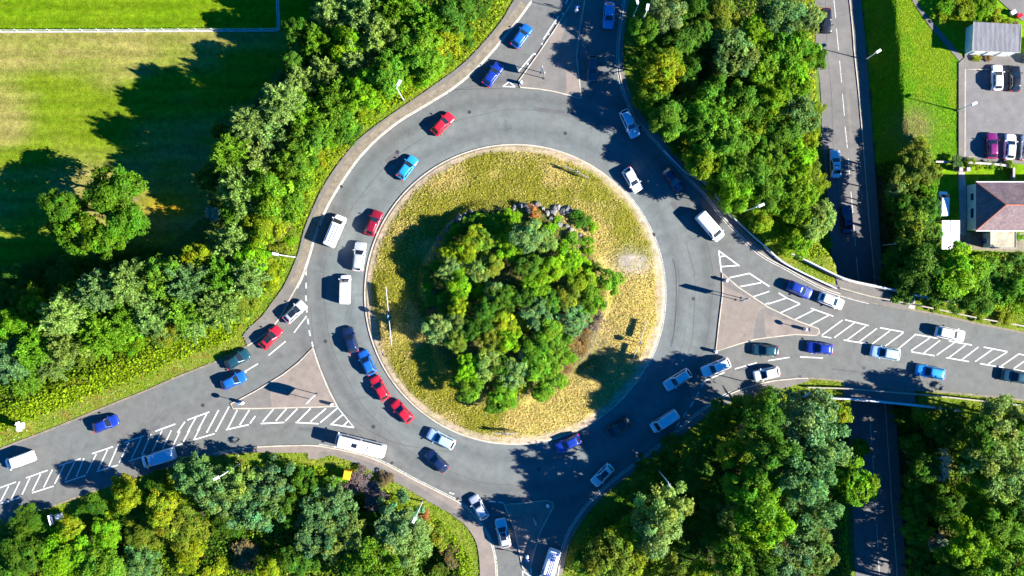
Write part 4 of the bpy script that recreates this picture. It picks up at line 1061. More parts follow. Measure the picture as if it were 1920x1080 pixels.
def lobes_leaves(r, centres, radii, n, size, squash=.85, jit=.55, shell=(.62, 1.12), gap=.36):
    w = radii**2; which = r.choice(len(radii), n, p=w/w.sum())
    d = unit(r.normal(size=(n,3))); d[:,2] = np.where(d[:,2] < -.35, -d[:,2], d[:,2])
    ph = r.uniform(0, 6, 3)
    rad = radii[which]*r.uniform(*shell, n)*(1+.20*np.sin(d[:,0]*7+which+ph[0])*np.sin(d[:,1]*6+which*2+ph[1]))
    p = centres[which] + d*rad[:,None]*np.array([1,1,squash])
    keep = np.ones(n, bool)
    for c, q in zip(centres, radii): keep &= ~(np.linalg.norm((p-c)/np.array([1,1,squash]), axis=1) < q*.58)
    # ragged gaps between sprays of leaves
    g = vnoise(p[:,0]*1.0 + p[:,2]*.7 + ph[2], p[:,1] - p[:,2]*.6, .16, int(ph[0]*9), 2); keep &= g > gap
    p, d, which, g = p[keep], d[keep], which[keep], g[keep]
    N = unit(d + r.normal(0, jit, p.shape) + np.array([0,0,.45])); a, b_ = frame(N, r)
    s = size*r.uniform(.5, 1.4, len(p))[:,None]
    t = tints(len(p), r, .26, .08); lb = np.exp(r.normal(0, .16, len(radii)))[which]; lw = r.normal(0, .12, len(radii))[which]
    t = t*np.stack([lb*(1+lw), lb, lb*(1-lw)], 1); return p, a*s, b_*s*.62, t
def crown(kind, seed):
    r = np.random.default_rng(seed)
    if kind == 'broad':
        n = int(r.integers(30, 52)); d = unit(r.normal(size=(n,3))); d[:,2] = np.abs(d[:,2])*.95-.2
        st = np.array([r.uniform(.85,1.2), r.uniform(.8,1.1), 1])
        cs = d*r.uniform(.35,.86,(n,1))*st; rd = r.uniform(.11,.31,n)*(1.15-.35*np.linalg.norm(cs,axis=1)); cs[0] = (0,0,.0); rd[0] = .5; cs[1] = (.2,-.15,.15); rd[1] = .4
        p, u, v, t = lobes_leaves(r, cs, rd, 26000, .033)
    elif kind == 'tuft':
        n = 60; d = unit(r.normal(size=(n,3))); d[:,2] = np.abs(d[:,2])*1.05-.2
        cs = d*r.uniform(.4,.98,(n,1)); rd = r.uniform(.09,.20,n)
        p, u, v, t = lobes_leaves(r, cs, rd, 17000, .036, 1.0, .9, (.4,1.2), .3)
    elif kind == 'shrub':
        n = 18; d = unit(r.normal(size=(n,3))); d[:,2] = np.abs(d[:,2])*.6
        cs = d*r.uniform(.25,.85,(n,1)); rd = r.uniform(.16,.34,n)
        p, u, v, t = lobes_leaves(r, cs, rd, 9000, .048, .8, .8, (.5,1.15))
    elif kind == 'dead':
        n = 10; d = unit(r.normal(size=(n,3))); d[:,2] = np.abs(d[:,2])
        p, u, v, t = lobes_leaves(r, d*.5, r.uniform(.2,.4,n), 2600, .04, 1, 1, (.3,1.1))
    else:  # feather: arching sprays of narrow leaves
        ns = 150; P0 = []; U0 = []; V0 = []; T0 = []
        for k in range(ns):
            az = r.uniform(0, 2*np.pi); el = r.uniform(-.15, 1.4); L = r.uniform(.35, .72)*(1-.12*el)
            d = np.array([np.cos(az)*np.cos(el), np.sin(az)*np.cos(el), np.sin(el)]); d = d + np.array([-.15,.10,0]) + r.normal(0,.12,3); d /= np.linalg.norm(d)
            st = d*r.uniform(.15,.5)*np.array([1,1,.7]) + np.array([0,0,r.uniform(-.25,.1)]) + r.normal(0,.06,3)
            m_ = 115; tt = r.uniform(0, 1, m_)**.8
            p = st + d*(tt*L)[:,None] + np.array([0,0,-.28])*(tt**2*L)[:,None]*np.cos(el)
            p += r.normal(0, .062, (m_,3))*(1.3-tt[:,None]*.7)
            ud = unit(d + np.array([0,0,-.5])*(tt[:,None])*np.cos(el) + r.normal(0,.5,(m_,3)))
            nrm = unit(np.array([0,0,1.]) + d*.5 + r.normal(0,.5,(m_,3))); vv = unit(np.cross(nrm, ud))
            s = r.uniform(.55,1.3,(m_,1)); P0.append(p); U0.append(ud*.055*s); V0.append(vv*.024*s); T0.append(np.full((m_,1), np.exp(r.normal(0,.18))))
        p, u, v = (np.concatenate(q) for q in (P0, U0, V0)); t = tints(len(p), r, .26, .08)*np.concatenate(T0)
    return leaf_mesh('crown', p, u, v, t, M['leaf'])
CROWNS = {k: [crown(k, s+100*i) for s in range(n)] for i, (k, n) in enumerate((('broad',6),('feather',6),('tuft',5),('shrub',5),('dead',1)))}
def trunk_mesh(seed):
    r = random.Random(seed); mb = MB()
    pts = [(0,0,-.06),(0,0,.0),(r.uniform(-.02,.02),r.uniform(-.02,.02),.3),(r.uniform(-.04,.04),r.uniform(-.04,.04),.62),(0,0,.85)]
    mb.tube(pts, [.034,.028,.022,.014,.005], 8)
    for k in range(7):
        a = k*.9+r.uniform(-.3,.3); z = r.uniform(.32,.62); L = r.uniform(.16,.27)
        mb.tube([(pts[2][0]*z,pts[2][1]*z,z),(math.cos(a)*L*.5,math.sin(a)*L*.5,z+L*.35),(math.cos(a)*L,math.sin(a)*L,z+L*.62)], [.011,.008,.003], 6)
    me = bpy.data.meshes.new('trunk'); me.from_pydata(mb.v, [], mb.f); me.materials.append(M['bark']); me.polygons.foreach_set('use_smooth', [True]*len(mb.f)); return me
TRUNKS = [trunk_mesh(s) for s in range(4)]

COL = {'g':(.105,.240,.012),'y':(.200,.280,.008),'p':(.165,.270,.055),'d':(.064,.160,.010),'t':(.108,.215,.06),'o':(.140,.205,.015),'b':(.20,.145,.055),'r':(.28,.15,.045),'l':(.140,.300,.006),'w':(.34,.40,.28),'k':(.16,.12,.09),'f':(.072,.180,.006)}
ADJ = {'g':'green','y':'yellow green','p':'pale green','d':'dark green','t':'blue green','o':'olive','b':'brownish','r':'rust red','l':'bright green','w':'whitish','k':'purple brown','f':'deep green'}
KN = {'b':('broad','broadleaf_tree','broadleaf tree'),'f':('feather','feathery_tree','feathery tree'),'t':('tuft','tufted_tree','tufted tree'),'s':('shrub','shrub','shrub'),'x':('dead','shrub','withered shrub')}
LAND = [  # things one can find in the photo
 ('the right end of the pitch rail',521,57),('the lamp left of the red car',745,175),('the field oaks',190,395),('the lamp above the waiting cars',535,478),('the left edge below the field',0,600),
 ('the dark teal car on the west arm',420,610),('the two topmost lamps',1195,35),('the curved guard rail lamp',1405,392),('the top of the lower road',1530,40),('the silver saloon below the footpath',1545,307),
 ('the bend of the guard rail',1300,290),('the navy saloon on the lower road',1560,430),('the lamp in the shade below the ring',1238,890),('the twin headed lamp',1490,740),('the bottom of the lower road',1600,1050),
 ('the tree overhanging the lower road',1610,910),('the lamp at the long white minibus',430,880),('the yellow bin',652,880),('the lamp right of the yellow bin',785,950),('the shaded white cabinet sign',108,968),
 ('the bottom of the south arm',890,1060),('the carport',1780,440),('the garage',1880,450),('the footpath',1760,50),('the lawn gate pillars',1802,318),('the right bridge parapet end',1795,770),('the bottom right corner',1920,1080),('the bottom left corner',0,1080),
 ('the grey boulders on the island',1045,400),('the bare sandy patch',1185,492),('the right chevron board',1195,642),('the bottom chevron board',950,806),('the left chevron board',730,592),('the middle of the island',960,560),('the sunlit white cabinet sign',48,796),('the topmost red car',760,90),('the left edge above the west arm',60,700),('the clearing under the field oaks',300,480),('the south splitter island',1060,1040)]
def where(px, py):
    d = sorted((math.hypot(px-a, py-b_), nm, px-a, py-b_) for nm, a, b_ in LAND)[0]; q, nm, dx, dy = d
    if q < 26: w = 'right beside'
    else:
        v = 'above' if dy < -.38*q else 'below' if dy > .38*q else ''; h = 'left of' if dx < -.38*q else 'right of' if dx > .38*q else ''
        w = {('above','left of'):'above and left of',('above','right of'):'above and right of',('below','left of'):'below and left of',('below','right of'):'below and right of'}.get((v, h), v or h)
    return w, nm, q
TREES = []
def grow(group, base, k, spec, tall=()):
    for it in spec.replace('\n', ' ').split(';'):
        it = it.strip()
        if not it: continue
        q = it.split(','); px, py, r = float(q[0]), float(q[1]), float(q[2]); kd = q[3]; co = q[4]
        ht = float(q[5]) if len(q) > 5 else (base + k*r if kd not in 'sx' else .9+.055*r)
        TREES.append((group, px, py, r, kd, co, ht))
NW = 'trees of the north-west wood'
grow(NW, 6.5, .11, '''620,22,34,f,p,11;682,30,46,f,p;742,14,46,f,g;800,42,40,f,g;852,15,36,b,d;898,14,24,s,d,3;862,66,26,b,d,5;600,78,34,f,g,10;655,88,40,b,l;722,72,46,f,p;782,98,42,b,g;832,72,40,b,y,7;832,108,24,s,g,2.4;
612,140,34,f,p,10;668,112,34,f,p;722,132,44,b,g;792,132,36,b,l,7;566,160,34,f,p,11;622,188,40,f,g;682,170,34,b,l;530,196,36,f,p,15;580,216,42,f,g;640,226,32,b,g,8;676,200,22,s,y,2.4;
470,232,34,f,p,14;520,250,46,f,p;577,262,40,b,g;622,255,24,s,l,2.4;432,292,32,f,g,14;490,300,46,f,p;550,310,42,b,g;590,298,24,s,y,2.4;450,352,46,f,p,13;515,362,46,b,g;562,352,28,b,y,6;
400,402,17,s,w,3;432,455,34,f,p,9;492,418,38,b,y,7;540,408,26,s,o,3;470,482,40,b,l,8;505,470,30,s,o,3;540,445,18,s,l,2;365,482,34,b,y,9;410,525,42,f,g,9;460,520,36,f,p,8;500,515,28,b,y,5;345,535,40,f,t,12;300,522,38,b,g,13;440,395,26,f,g,9;390,335,26,b,d,9;415,250,22,b,d,9;545,120,24,b,d,10;560,60,24,b,d,10;760,120,28,b,d,7;655,250,22,s,d,3;520,430,20,s,b,3;''')
WW = 'trees of the west wood'
grow(WW, 5.5, .09, '''240,530,36,f,p,14;182,545,38,f,t,14;110,592,36,f,p,13;62,575,32,b,y,9;20,615,36,b,l;150,600,34,f,g;228,592,40,f,g;292,582,46,f,p;350,578,46,f,g;408,578,40,f,p;448,570,32,b,o,6;15,675,40,f,t,8;62,655,40,f,g;120,645,36,f,p;185,628,44,f,g;242,632,38,b,l,6;306,620,34,b,o,6;358,608,30,f,p,6;40,708,34,f,g,6;95,680,34,f,p,6;395,600,24,s,y,3;160,668,26,s,o,2.6;35,560,26,b,d,7;120,520,34,b,d,4;30,520,34,b,d,4;0,560,30,b,d,6;60,500,26,s,d,2.4;100,492,24,s,d,2.4;150,498,26,s,d,2.4;195,488,24,s,d,2.2;235,482,24,s,d,2.2;275,478,22,s,d,2''')
grow('oaks standing in the field', 13, 0, '''112,382,32,b,f;208,364,52,b,f;232,412,44,b,f;142,430,48,b,f;190,452,34,b,f''')
NE = 'trees of the north-east wood'
grow(NE, 6.5, .075, '''1212,48,30,b,g;1250,22,36,b,p;1300,14,34,b,d;1246,128,44,b,y;1215,182,24,b,g,5.5;1272,78,34,b,d;1228,92,26,b,d,6;1304,62,38,b,d;1352,26,36,b,o;1382,96,52,b,p;1350,122,16,x,b,7;1422,58,36,b,l;1462,30,42,t,t;1482,84,42,b,g;1442,122,40,b,g;1340,166,30,b,g;1298,172,28,b,o,6;1254,222,36,b,g;1332,218,46,b,g;1402,192,40,b,g;1452,190,36,b,l;1492,150,38,b,l;1518,100,30,b,g;1500,210,36,t,t;1405,256,26,b,y;1430,272,28,b,g;1362,260,46,b,g;1310,252,30,b,d,6;1470,250,36,b,g;1516,250,24,b,y,6;1320,308,36,b,y;1372,318,34,b,g;1402,330,40,b,g;1452,308,40,b,g;1500,300,36,b,l;1382,360,36,b,l;1442,360,36,b,g;1490,368,46,b,l;1430,408,32,b,y,6;1470,430,34,s,l,4;1530,410,46,b,p;1500,450,28,b,l,6;1522,318,24,b,o,5;1540,340,20,s,y,2.6;1240,180,22,b,d,5;1280,205,26,b,d,6;1290,130,30,b,d,7;1200,110,20,s,d,3;1340,340,22,s,y,2.6;1545,450,20,s,l,2.4;1520,30,26,b,p,6;1505,180,18,s,y,3;1410,150,24,b,d,6;1535,200,14,s,y,2;1480,470,16,s,y,2;1265,265,20,s,d,2.6''')
SE = 'trees of the south-east wood'
grow(SE, 10.0, .07, '''1368,845,33,b,y,12;1415,815,32,b,o,14;1425,772,40,b,d,16;1512,792,56,t,t,15;1532,836,50,t,t,16;1505,882,52,t,t,18;1412,930,54,b,g,17;1372,972,26,t,p,8;1430,985,56,b,l,17;1522,962,54,t,t;1245,955,48,t,p;1225,1000,46,b,p;1188,1035,56,b,y,12;1140,1050,48,b,o;1100,1055,32,s,d,3;1312,1068,28,b,y;1480,1048,52,t,t;1535,1040,36,b,p;1612,842,20,b,l,4.5;1612,910,46,b,l,8;1575,872,26,s,y,3;1302,890,40,b,d,5;1330,1000,40,b,d,5;1268,905,30,s,d,3;1340,930,36,b,d,5;1290,1020,34,b,d,5;1350,785,28,b,d,6;1390,770,30,b,d,8;1120,985,26,s,d,2.6;1165,960,30,s,d,3;1375,1050,42,b,g,15;1420,1075,40,b,d,15;1575,780,22,s,y,2.4;1270,1075,32,b,o;1210,925,30,b,d,6;1450,850,46,b,d,17;1320,840,32,b,d,5;1450,745,24,s,d,3;1540,760,18,s,y,2.4;1225,870,24,s,d,2.6;1265,845,26,s,d,3;1465,925,30,b,d,7''')
FS = 'trees right of the lower road'
grow(FS, 8.5, .06, '''1716,835,26,b,d,8;1718,905,28,b,d,9;1722,1000,30,b,g,9;1728,1045,28,b,d,9;1745,1085,36,b,d,10;1738,1120,34,b,d,11;1775,1130,38,b,g,11;1735,1165,34,b,d,11;1722,1082,28,b,d,9;1800,1150,46,b,g,13;1850,1115,46,b,d,13;1905,1125,46,b,g,12;1765,872,33,x,w,8;1882,850,58,t,p;1905,905,50,b,p;1848,815,42,t,d;1820,955,46,b,l,7;1878,990,46,b,g;1830,1035,50,b,l;1902,1055,46,t,g;1762,1025,26,s,w,3;1742,1062,22,s,y,2.6;1782,800,34,b,d,5;1725,785,24,b,d,4.5;1888,785,44,t,p;1720,955,34,b,d,10;1775,950,36,b,d,10;1735,880,32,b,d,10;1790,1060,36,b,d;1850,900,34,b,g;1915,960,36,b,d;1730,1010,26,s,d,3;1910,800,30,b,g;1825,775,18,s,y,2;1880,768,14,s,y,1.8;1770,905,20,s,y,2.4;1830,860,34,b,d,7''')
grow('trees beside the bungalow', 6.5, .06, '''1720,312,38,b,o,8.5;1682,355,24,b,p,6.5;1692,392,30,b,d,8;1740,392,26,b,d,6;1716,432,46,b,o,9;1700,482,42,b,d;1742,502,50,b,d;1800,512,56,b,l,8;1868,522,52,b,g,7.5;1915,545,36,b,g;1852,548,42,b,g,7;1790,540,40,b,d,6;1716,525,36,b,d,7;1912,500,36,b,d,6;1738,440,34,b,d,7;1690,330,20,b,d,5;1745,350,22,s,l,2.4;1730,270,18,s,y,2;1680,520,26,b,d,6.5;1890,600,16,s,y,1.5;1760,575,14,s,y,1.4;1840,590,14,s,y,1.4''')
grow('plants along the bungalow garden', 2, 0, '''1822,304,11,s,y,1.4;1836,309,9,s,y,1.3;1860,311,10,s,l,1.4;1896,307,10,s,y,1.6;1900,322,7,s,y,1.3;1795,305,14,s,t,2;1815,309,8,s,d,1.5;1880,309,9,s,d,1.3;1914,445,9,s,l,1;1832,108,8,s,y,1;1855,109,8,s,b,.9;1748,310,10,s,l,1.5''')
grow('bushes above the outbuilding', 2, 0, '''1775,8,20,s,l,2.6;1810,12,24,s,y,2.8;1845,8,22,s,l,2.6;1768,30,12,s,y,2;1800,34,14,s,y,2.2;1835,32,16,s,l,2.2;1870,30,16,s,y,2;1890,42,11,s,y,1.6;1862,5,16,s,l,2.2;1905,46,9,s,b,1.5''')
SW = 'trees of the south-west wood'
grow(SW, 5.0, .07, '''232,935,32,b,y,8;226,908,18,b,y,5;362,890,38,t,t;405,922,42,t,p;440,950,34,t,t;302,958,40,b,y;330,985,44,b,o;268,1002,40,b,o,5;200,1002,36,b,l,5;130,990,26,b,y,5;92,1002,24,s,l,3;40,1035,42,b,d,6;120,1052,52,b,l,7;190,1062,46,b,g;262,1055,36,t,t,5;350,1045,40,s,y,3;452,908,38,t,p;500,902,40,t,t;482,952,46,t,t;522,940,32,t,d;572,902,30,t,d,5;612,952,46,t,t,7;592,1002,42,t,t;642,1012,46,t,p,7;540,965,32,t,d,5;700,930,28,s,k,2.2;742,980,46,t,t,6.5;762,1022,54,t,p,7;702,1062,50,t,g;655,1055,40,t,d,5;812,1002,28,s,o,2.2;500,1072,30,b,y,5;555,1050,36,b,d,5;845,1040,24,s,b,1.6;830,1065,24,s,o,2;672,905,24,s,k,1.8;720,900,18,s,b,1.6;60,985,36,b,d,2.6;15,1070,32,b,d,5;170,960,34,s,d,2.2;290,915,26,s,d,2.2;420,985,28,s,d,2.2;395,1075,26,s,y,2;540,905,26,s,d,2.6;620,905,24,s,g,2.2;795,975,18,s,r,1.4;690,985,26,t,d,4;10,1000,30,s,d,2.4;240,965,26,s,d,2.2;460,1040,30,s,b,2''')
IS = 'young trees on the roundabout island'
grow(IS, 3.7, .03, '''912,412,20,s,l,1.8;948,408,18,s,l,1.6;985,440,32,b,p,6;1020,452,26,b,p;902,452,26,b,o;872,470,28,b,y;842,478,20,b,y;846,505,24,b,p;890,440,20,b,y;862,532,25,b,l;900,508,25,b,p;926,500,22,b,o;955,462,25,b,l;990,500,28,b,d,5;1005,535,28,b,l;1042,498,24,b,l;1070,488,22,b,l;1058,462,14,s,l,1.6;1090,412,20,s,d,2;1112,425,12,s,l,1.3;1092,530,30,b,y;1068,555,26,b,o;1112,560,28,b,g;1142,527,24,b,g,4.5;928,545,22,b,p;900,545,18,s,l,2;862,575,22,b,y;858,600,20,b,p;822,618,26,b,p;848,632,18,b,p;855,642,22,b,o;880,560,16,s,d,2;910,580,24,b,d,4.5;945,560,26,b,d,5;1005,585,28,t,t;1075,600,27,t,t;1040,592,22,s,b,2;945,600,24,b,y;975,605,22,s,y,2.4;1030,620,30,b,g;1042,650,30,b,g;1008,655,30,b,g;950,640,26,b,l;920,640,24,b,o;985,665,14,t,w,2.5;915,680,26,b,p;882,690,25,b,l;862,690,16,s,d,2;940,690,24,b,d,4.5;965,700,26,t,p;985,650,20,s,r,1.6;1010,690,28,b,g;1035,705,26,b,g;1020,735,24,b,g,4;885,730,24,b,g,4;945,745,28,b,g,3.6;925,760,20,b,d,3;970,730,20,s,y,1.8;1080,650,20,s,b,1;1060,690,16,s,b,.9;1105,470,10,s,l,1.2;1100,455,12,s,g,1.2;820,500,14,s,l,1.4;802,540,12,s,l,1.2;830,575,16,s,o,1.6;815,585,14,s,r,1.2;1001,398,14,s,r,2;1045,412,8,s,l,1;930,430,16,s,l,1.6;895,410,14,s,d,1.6;870,430,16,s,d,2;1120,605,14,s,k,.9;1095,630,14,s,b,.8;1130,570,10,s,k,.8;880,625,20,b,d,4;797,520,16,s,o,1.3;806,560,18,s,g,1.5;812,605,18,s,l,1.5;800,575,14,s,d,1.4;835,560,18,s,g,1.8;838,590,16,s,d,1.8;825,505,18,s,g,1.6;812,525,16,s,o,1.4;840,450,16,s,g,1.6;855,430,16,s,l,1.6;880,420,16,s,g,1.6;900,425,14,s,o,1.6;925,415,16,s,g,1.8;940,430,18,s,g,2;965,410,14,s,l,1.4;960,430,16,s,g,1.8;1005,420,14,s,o,1.6;1030,430,14,s,l,1.4;1075,445,14,s,g,1.4;1100,500,14,s,l,1.5;1120,500,10,s,o,1.2;1090,585,16,s,g,1.5;1060,625,18,s,o,1.6;1070,670,16,s,l,1.2;1055,715,16,s,o,1;860,715,14,s,g,1.5;900,710,18,s,l,1.8;955,725,16,s,o,1.6;985,560,22,b,d,4.5;1030,565,22,b,d,4.5;900,610,22,b,d,4.5''')

seen = {}; built = []
for (group, px, py, r, kd, co, ht) in TREES:
    zt = -1.0
    for _ in range(4):
        p = P(px, py, zt); on_isl = math.hypot(p.x-ISL[0], p.y-ISL[1]) < ISL_R
        g = float(isl_z(p.x, p.y)) if on_isl else float(ground_z(p.x, p.y)); zt = g + ht*.72
    w, nm, dist = where(px, py)
    built.append([group, px, py, r, kd, co, ht, p.x, p.y, g, w, nm, dist])
allr = sorted(b_[3] for b_ in built)
for b_ in sorted(built, key=lambda q: q[12]):
    r, ht = b_[3], b_[6]
    size = 'small' if (r < 20 or ht < 2) else 'big' if r >= 44 else 'tall' if ht > 11 else 'low' if ht < 3.2 else 'mid-sized'
    key = (size, ADJ[b_[5]], KN[b_[4]][2], b_[10], b_[11]); n = seen.get(key, 0); seen[key] = n+1
    ordn = ('', 'second ', 'third ', 'fourth ', 'fifth ', 'sixth ', 'seventh ', 'eighth ')[n]
    a = key[1] if key[2] != 'withered shrub' else key[1]
    lab = f"{ordn}{'nearest ' if n else ''}{size} {a} {key[2]} {b_[10].replace(' and', '')} {b_[11]}"
    if len(lab.split()) > 16: lab = lab.replace(size + ' ', '')
    b_.append(lab)
rt = random.Random(5)
for i, (group, px, py, r, kd, co, ht, x, y, g, w, nm, dist, label) in enumerate(built):
    crown_kind, oname, _ = KN[kd]; rr_ = r*MPP*(1.16 if oname != 'shrub' else 1.25)
    t = empty(oname, (x, y, g)); tag(t, label, 'shrub' if oname == 'shrub' else 'tree', group)
    me = rt.choice(CROWNS[crown_kind]); o = bpy.data.objects.new('crown', me); link(o, t)
    if oname == 'shrub': rz = ht*.55; o.location = (0, 0, ht*.38)
    else: rz = min(ht*.44, rr_*1.25); o.location = (0, 0, ht - rz*.95)
    o.scale = (rr_*rt.uniform(.92,1.08), rr_*rt.uniform(.92,1.08), rz); o.rotation_euler = (0, 0, rt.uniform(0, 6.28) if kd != 'f' else rt.uniform(-.5,.5))
    k = rt.uniform(.85, 1.18)*(1.2 if 'island' in group else 1); cc = COL[co]; o.color = (cc[0]*k*rt.uniform(.88,1.14), cc[1]*k, cc[2]*k*rt.uniform(.8,1.25), 1)
    tr = bpy.data.objects.new('trunk', rt.choice(TRUNKS)); link(tr, t)
    th = (ht*.95 if oname != 'shrub' else ht*.8); q = th*.8 if oname != 'shrub' else th*.6
    tr.scale = (q, q, th); tr.rotation_euler = (0, 0, rt.uniform(0, 6.28))

# ------------------------------------------------------------------ boulders edging the island mound
def rock_mesh(seed):
    r = random.Random(seed); bm = bmesh.new(); bmesh.ops.create_icosphere(bm, subdivisions=2, radius=.5)
    cuts = [Vector((r.uniform(-1,1), r.uniform(-1,1), r.uniform(-.4,1))).normalized() for _ in range(7)]
    for v in bm.verts:
        for c_ in cuts:
            d = v.co.dot(c_); lim = .3
            if d > lim: v.co -= c_*(d-lim)
        v.co *= 1 + r.uniform(-.05, .05)
    me = bpy.data.meshes.new('boulder'); bm.to_mesh(me); bm.free(); me.materials.append(M['rock']); return me
ROCKS = [rock_mesh(s) for s in range(5)]
rk = random.Random(3)
spots = [(965,386),(975,384),(985,386),(992,390),(1000,388),(1006,384),(1018,392),(1040,391),(1047,389),(1058,394),(1063,391),(1070,395),(1082,398),(1036,398),(1034,410),(1045,412),(1050,420),(1062,424),(1070,430),(1089,440),(952,412),(953,426),(963,392),(830,468),(826,478),(822,490),(836,500),(840,502),(816,505),(805,515),(800,528),(795,540),(792,552),(812,548),(820,528),(800,570),(796,585),(806,596),(835,525),(850,415),(862,408),(872,402),(884,397),(842,424),(834,434),(826,446),(818,458),(990,396),(1025,400),(1080,404)]
for i, (px, py) in enumerate(spots):
    v = P(px, py, 1.4); z = float(isl_z(v.x, v.y)); s = rk.uniform(.75, 1.5) if py < 430 else rk.uniform(.6, 1.1)
    o = bpy.data.objects.new('boulder', rk.choice(ROCKS)); C.objects.link(o)
    o.location = (v.x, v.y, z+.12*s); o.rotation_euler = (rk.uniform(-.4,.4), rk.uniform(-.4,.4), rk.uniform(0,6.3)); o.scale = (s*rk.uniform(.8,1.3), s, s*.75)
    if px < 900: lb = 'grey boulder in the shaded left edging of the island mound'
    elif px < 1010: lb = 'grey boulder left of the rust red bush on the island mound'
    elif py < 405: lb = 'pale boulder right of the rust red bush, along the top of the mound'
    else: lb = 'pale boulder in the sunny rows below the top edge of the mound'
    tag(o, lb, 'boulder', 'boulders edging the island mound')

# ------------------------------------------------------------------ ground cover that nobody could count
def scatter(n, poly, seed):
    r = np.random.default_rng(seed); xs = [p[0] for p in poly]; ys = [p[1] for p in poly]
    x = r.uniform(min(xs), max(xs), n); y = r.uniform(min(ys), max(ys), n); k = inside(poly, x, y); return x[k], y[k]
def cover(name, label, x, y, z, hgt, size, colr, seed, up=.5, aspect=.6):
    r = np.random.default_rng(seed); n = len(x)
    Cc = np.stack([x, y, z + r.uniform(.1, 1, n)*hgt], 1)
    N = unit(r.normal(0, 1, (n,3)) + np.array([0,0,1/up])); a, b_ = frame(N, r); s = (size*r.uniform(.55,1.4,n))[:,None]
    t = colr*np.exp(r.normal(0,.28,n))[:,None]
    me = leaf_mesh(name, Cc, a*s, b_*s*aspect, np.clip(t,0,1), M['cover']); o = link(bpy.data.objects.new(name, me)); tag(o, label, 'ground cover', None, 'stuff'); return o
bx_, by_, bp = [], [], []
for i, (nm, poly) in enumerate(WOOD_W.items()):
    x, y = scatter(60000 if 'west' in nm else 42000, poly, 40+i); bx_.append(x); by_.append(y)
x = np.concatenate(bx_); y = np.concatenate(by_); du = grid_at(DUP, x, y); dl = grid_at(DLOW, x, y)
k = (du > 2.3) & (dl > .35) & ~((x > 71.5) & (y > 6)); x, y, du = x[k], y[k], du[k]
n1 = vnoise(x, y, 5, 31); n2 = vnoise(x, y, 2.2, 32)
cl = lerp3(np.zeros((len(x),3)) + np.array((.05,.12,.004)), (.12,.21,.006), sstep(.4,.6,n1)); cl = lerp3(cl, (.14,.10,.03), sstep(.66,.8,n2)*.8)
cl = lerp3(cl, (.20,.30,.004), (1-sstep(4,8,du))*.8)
west = np.interp(y, [p[1] for p in lw][::-1], [p[0] for p in lw][::-1]) > x; dl2 = grid_at(DLOW, x, y)
cl = lerp3(cl, (.26,.33,.006), np.where(west, 1-sstep(2.0,4.0,dl2), 0)*.9)
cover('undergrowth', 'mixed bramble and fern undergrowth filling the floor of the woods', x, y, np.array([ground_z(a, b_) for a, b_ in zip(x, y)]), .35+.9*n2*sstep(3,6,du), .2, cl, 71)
# lush grass on the verges
vx, vy = [], []
r_ = np.random.default_rng(9); x = r_.uniform(-92, 95, 560000); y = r_.uniform(-60, 60, 560000); du = grid_at(DUP, x, y); dl = grid_at(DLOW, x, y)
k = (du > .25) & (du < np.where((x < -40) & (y < 0) & (y > -28), 10, 6.5)) & (dl > .3) & ~inside(LOW_POLY, x, y); x, y, du = x[k], y[k], du[k]
keep = np.ones(len(x), bool)
for q in (nwe + nwg[::-1], swe + swg[::-1], nee + neo[::-1], see + seo[::-1]): keep &= ~inside(q, x, y)
dk = [wN]+deckN+[eN, eS]+deckS[::-1]+[wS]; keep &= ~inside(dk, x, y)
keep &= ~inside([(p[0], p[1]) for p in [P(*q, 0) for q in ((1440,727),(1415,742),(1390,752),(1380,736),(1440,714),(1517,708),(1517,716))]], x, y)
x, y, du = x[keep], y[keep], du[keep]
n1 = vnoise(x, y, 3, 41); n2 = vnoise(x, y, 1.1, 42)
cl = lerp3(np.zeros((len(x),3)) + np.array((.14,.28,.003)), (.26,.31,.012), sstep(.45,.65,n1))
flo = (x < -40) & (y < -4) & (y > -28); cl = np.where((flo & (n2 > .62))[:,None], np.array((.30,.14,.035)), cl); rr2 = r_.uniform(0,1,len(x)); cl = np.where((flo & (rr2 > .965))[:,None], np.array((.6,.58,.5)), cl)
cover('verge_grass', 'lush bright green grass and weeds along the road verges', x, y, np.array([ground_z(a, b_) for a, b_ in zip(x, y)]), .1+.35*n1*np.clip(du/2.5,.2,1), .12, cl, 72, .42, .35)
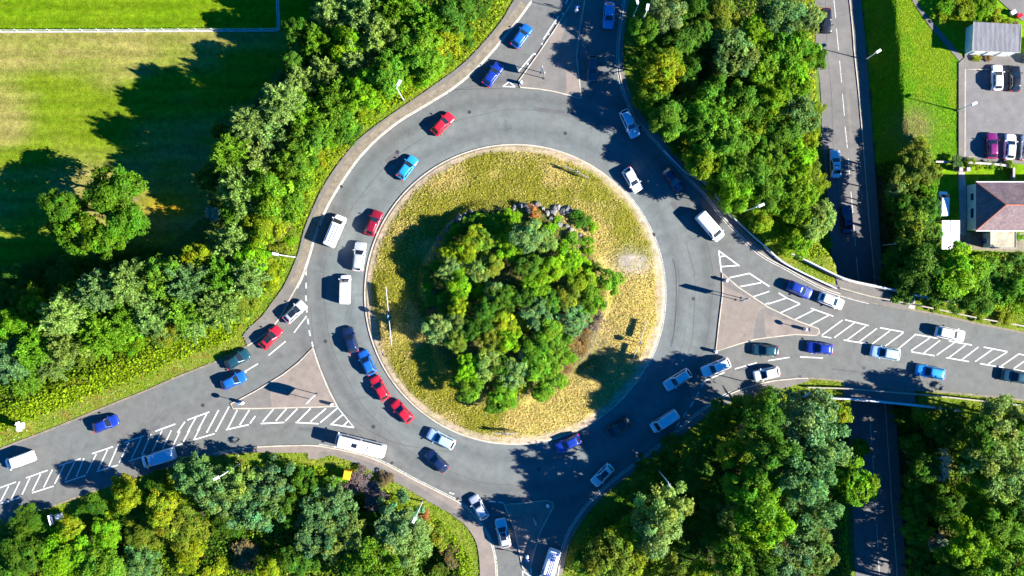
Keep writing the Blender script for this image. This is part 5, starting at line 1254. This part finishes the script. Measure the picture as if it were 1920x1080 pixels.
# dry grass on the island
r_ = np.random.default_rng(10); a = r_.uniform(0, 2*np.pi, 95000); q = (ISL_R-.7)*np.sqrt(r_.uniform(0,1,95000)); x = ISL[0]+q*np.cos(a); y = ISL[1]+q*np.sin(a)
d3 = vnoise(x, y, 6, 21); n2 = vnoise(x, y, 1.2, 52)
bare = np.exp(-((x-P2(1185,492)[0])**2/9 + (y-P2(1185,492)[1])**2/3.5)); k = (r_.uniform(0,1,len(x)) > bare*1.2) & (q < ISL_R-.9-1.2*(n2-.3)); x, y, d3, n2, q = x[k], y[k], d3[k], n2[k], q[k]
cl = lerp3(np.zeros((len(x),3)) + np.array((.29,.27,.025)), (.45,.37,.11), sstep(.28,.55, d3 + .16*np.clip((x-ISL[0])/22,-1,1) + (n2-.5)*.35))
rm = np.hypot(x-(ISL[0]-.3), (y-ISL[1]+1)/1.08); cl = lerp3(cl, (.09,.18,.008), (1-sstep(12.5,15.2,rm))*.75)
mt = np.exp(-((x-P2(1110,640)[0])**2/14 + (y-P2(1110,640)[1])**2/30)); cl = lerp3(cl, (.24,.19,.15), np.clip(mt*(.3+n2),0,.8))
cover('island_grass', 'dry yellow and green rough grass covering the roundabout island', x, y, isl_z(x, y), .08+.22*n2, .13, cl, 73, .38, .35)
# rough grass on the bank east of the lower road
q = [P2(a, b_, ZE) for a, b_ in ((1616,-40),(1705,-40),(1745,48),(1802,118),(1797,296),(1700,305),(1650,330))]
x, y = scatter(90000, q, 61); n1 = vnoise(x, y, 4, 62); n2 = vnoise(x, y, 1.0, 63)
k = (grid_at(DLOW, x, y) > .3) & ~inside([P2(a, b_, ZE) for a, b_ in ((1700,-60),(1714,-60),(1722,10),(1752,45),(1806,108),(1800,116),(1745,52),(1712,5))], x, y); x, y, n1, n2 = x[k], y[k], n1[k], n2[k]
cl = lerp3(np.zeros((len(x),3)) + np.array((.125,.32,.002)), (.22,.33,.008), sstep(.4,.65,n1)); px_, py_ = P2(1715,240,ZE)
cl = lerp3(cl, (.30,.24,.10), np.clip(np.exp(-((x-px_)**2/7+(y-py_)**2/9))*1.2,0,.85))
cover('bank_grass', 'bright rough grass on the bank between lower road and car park', x, y, np.array([ground_z(a, b_) for a, b_ in zip(x, y)]), .03+.09*n2, .10, cl, 74, .3, .35)
for o in bpy.data.objects:
    if 'added' in o: del o['added']
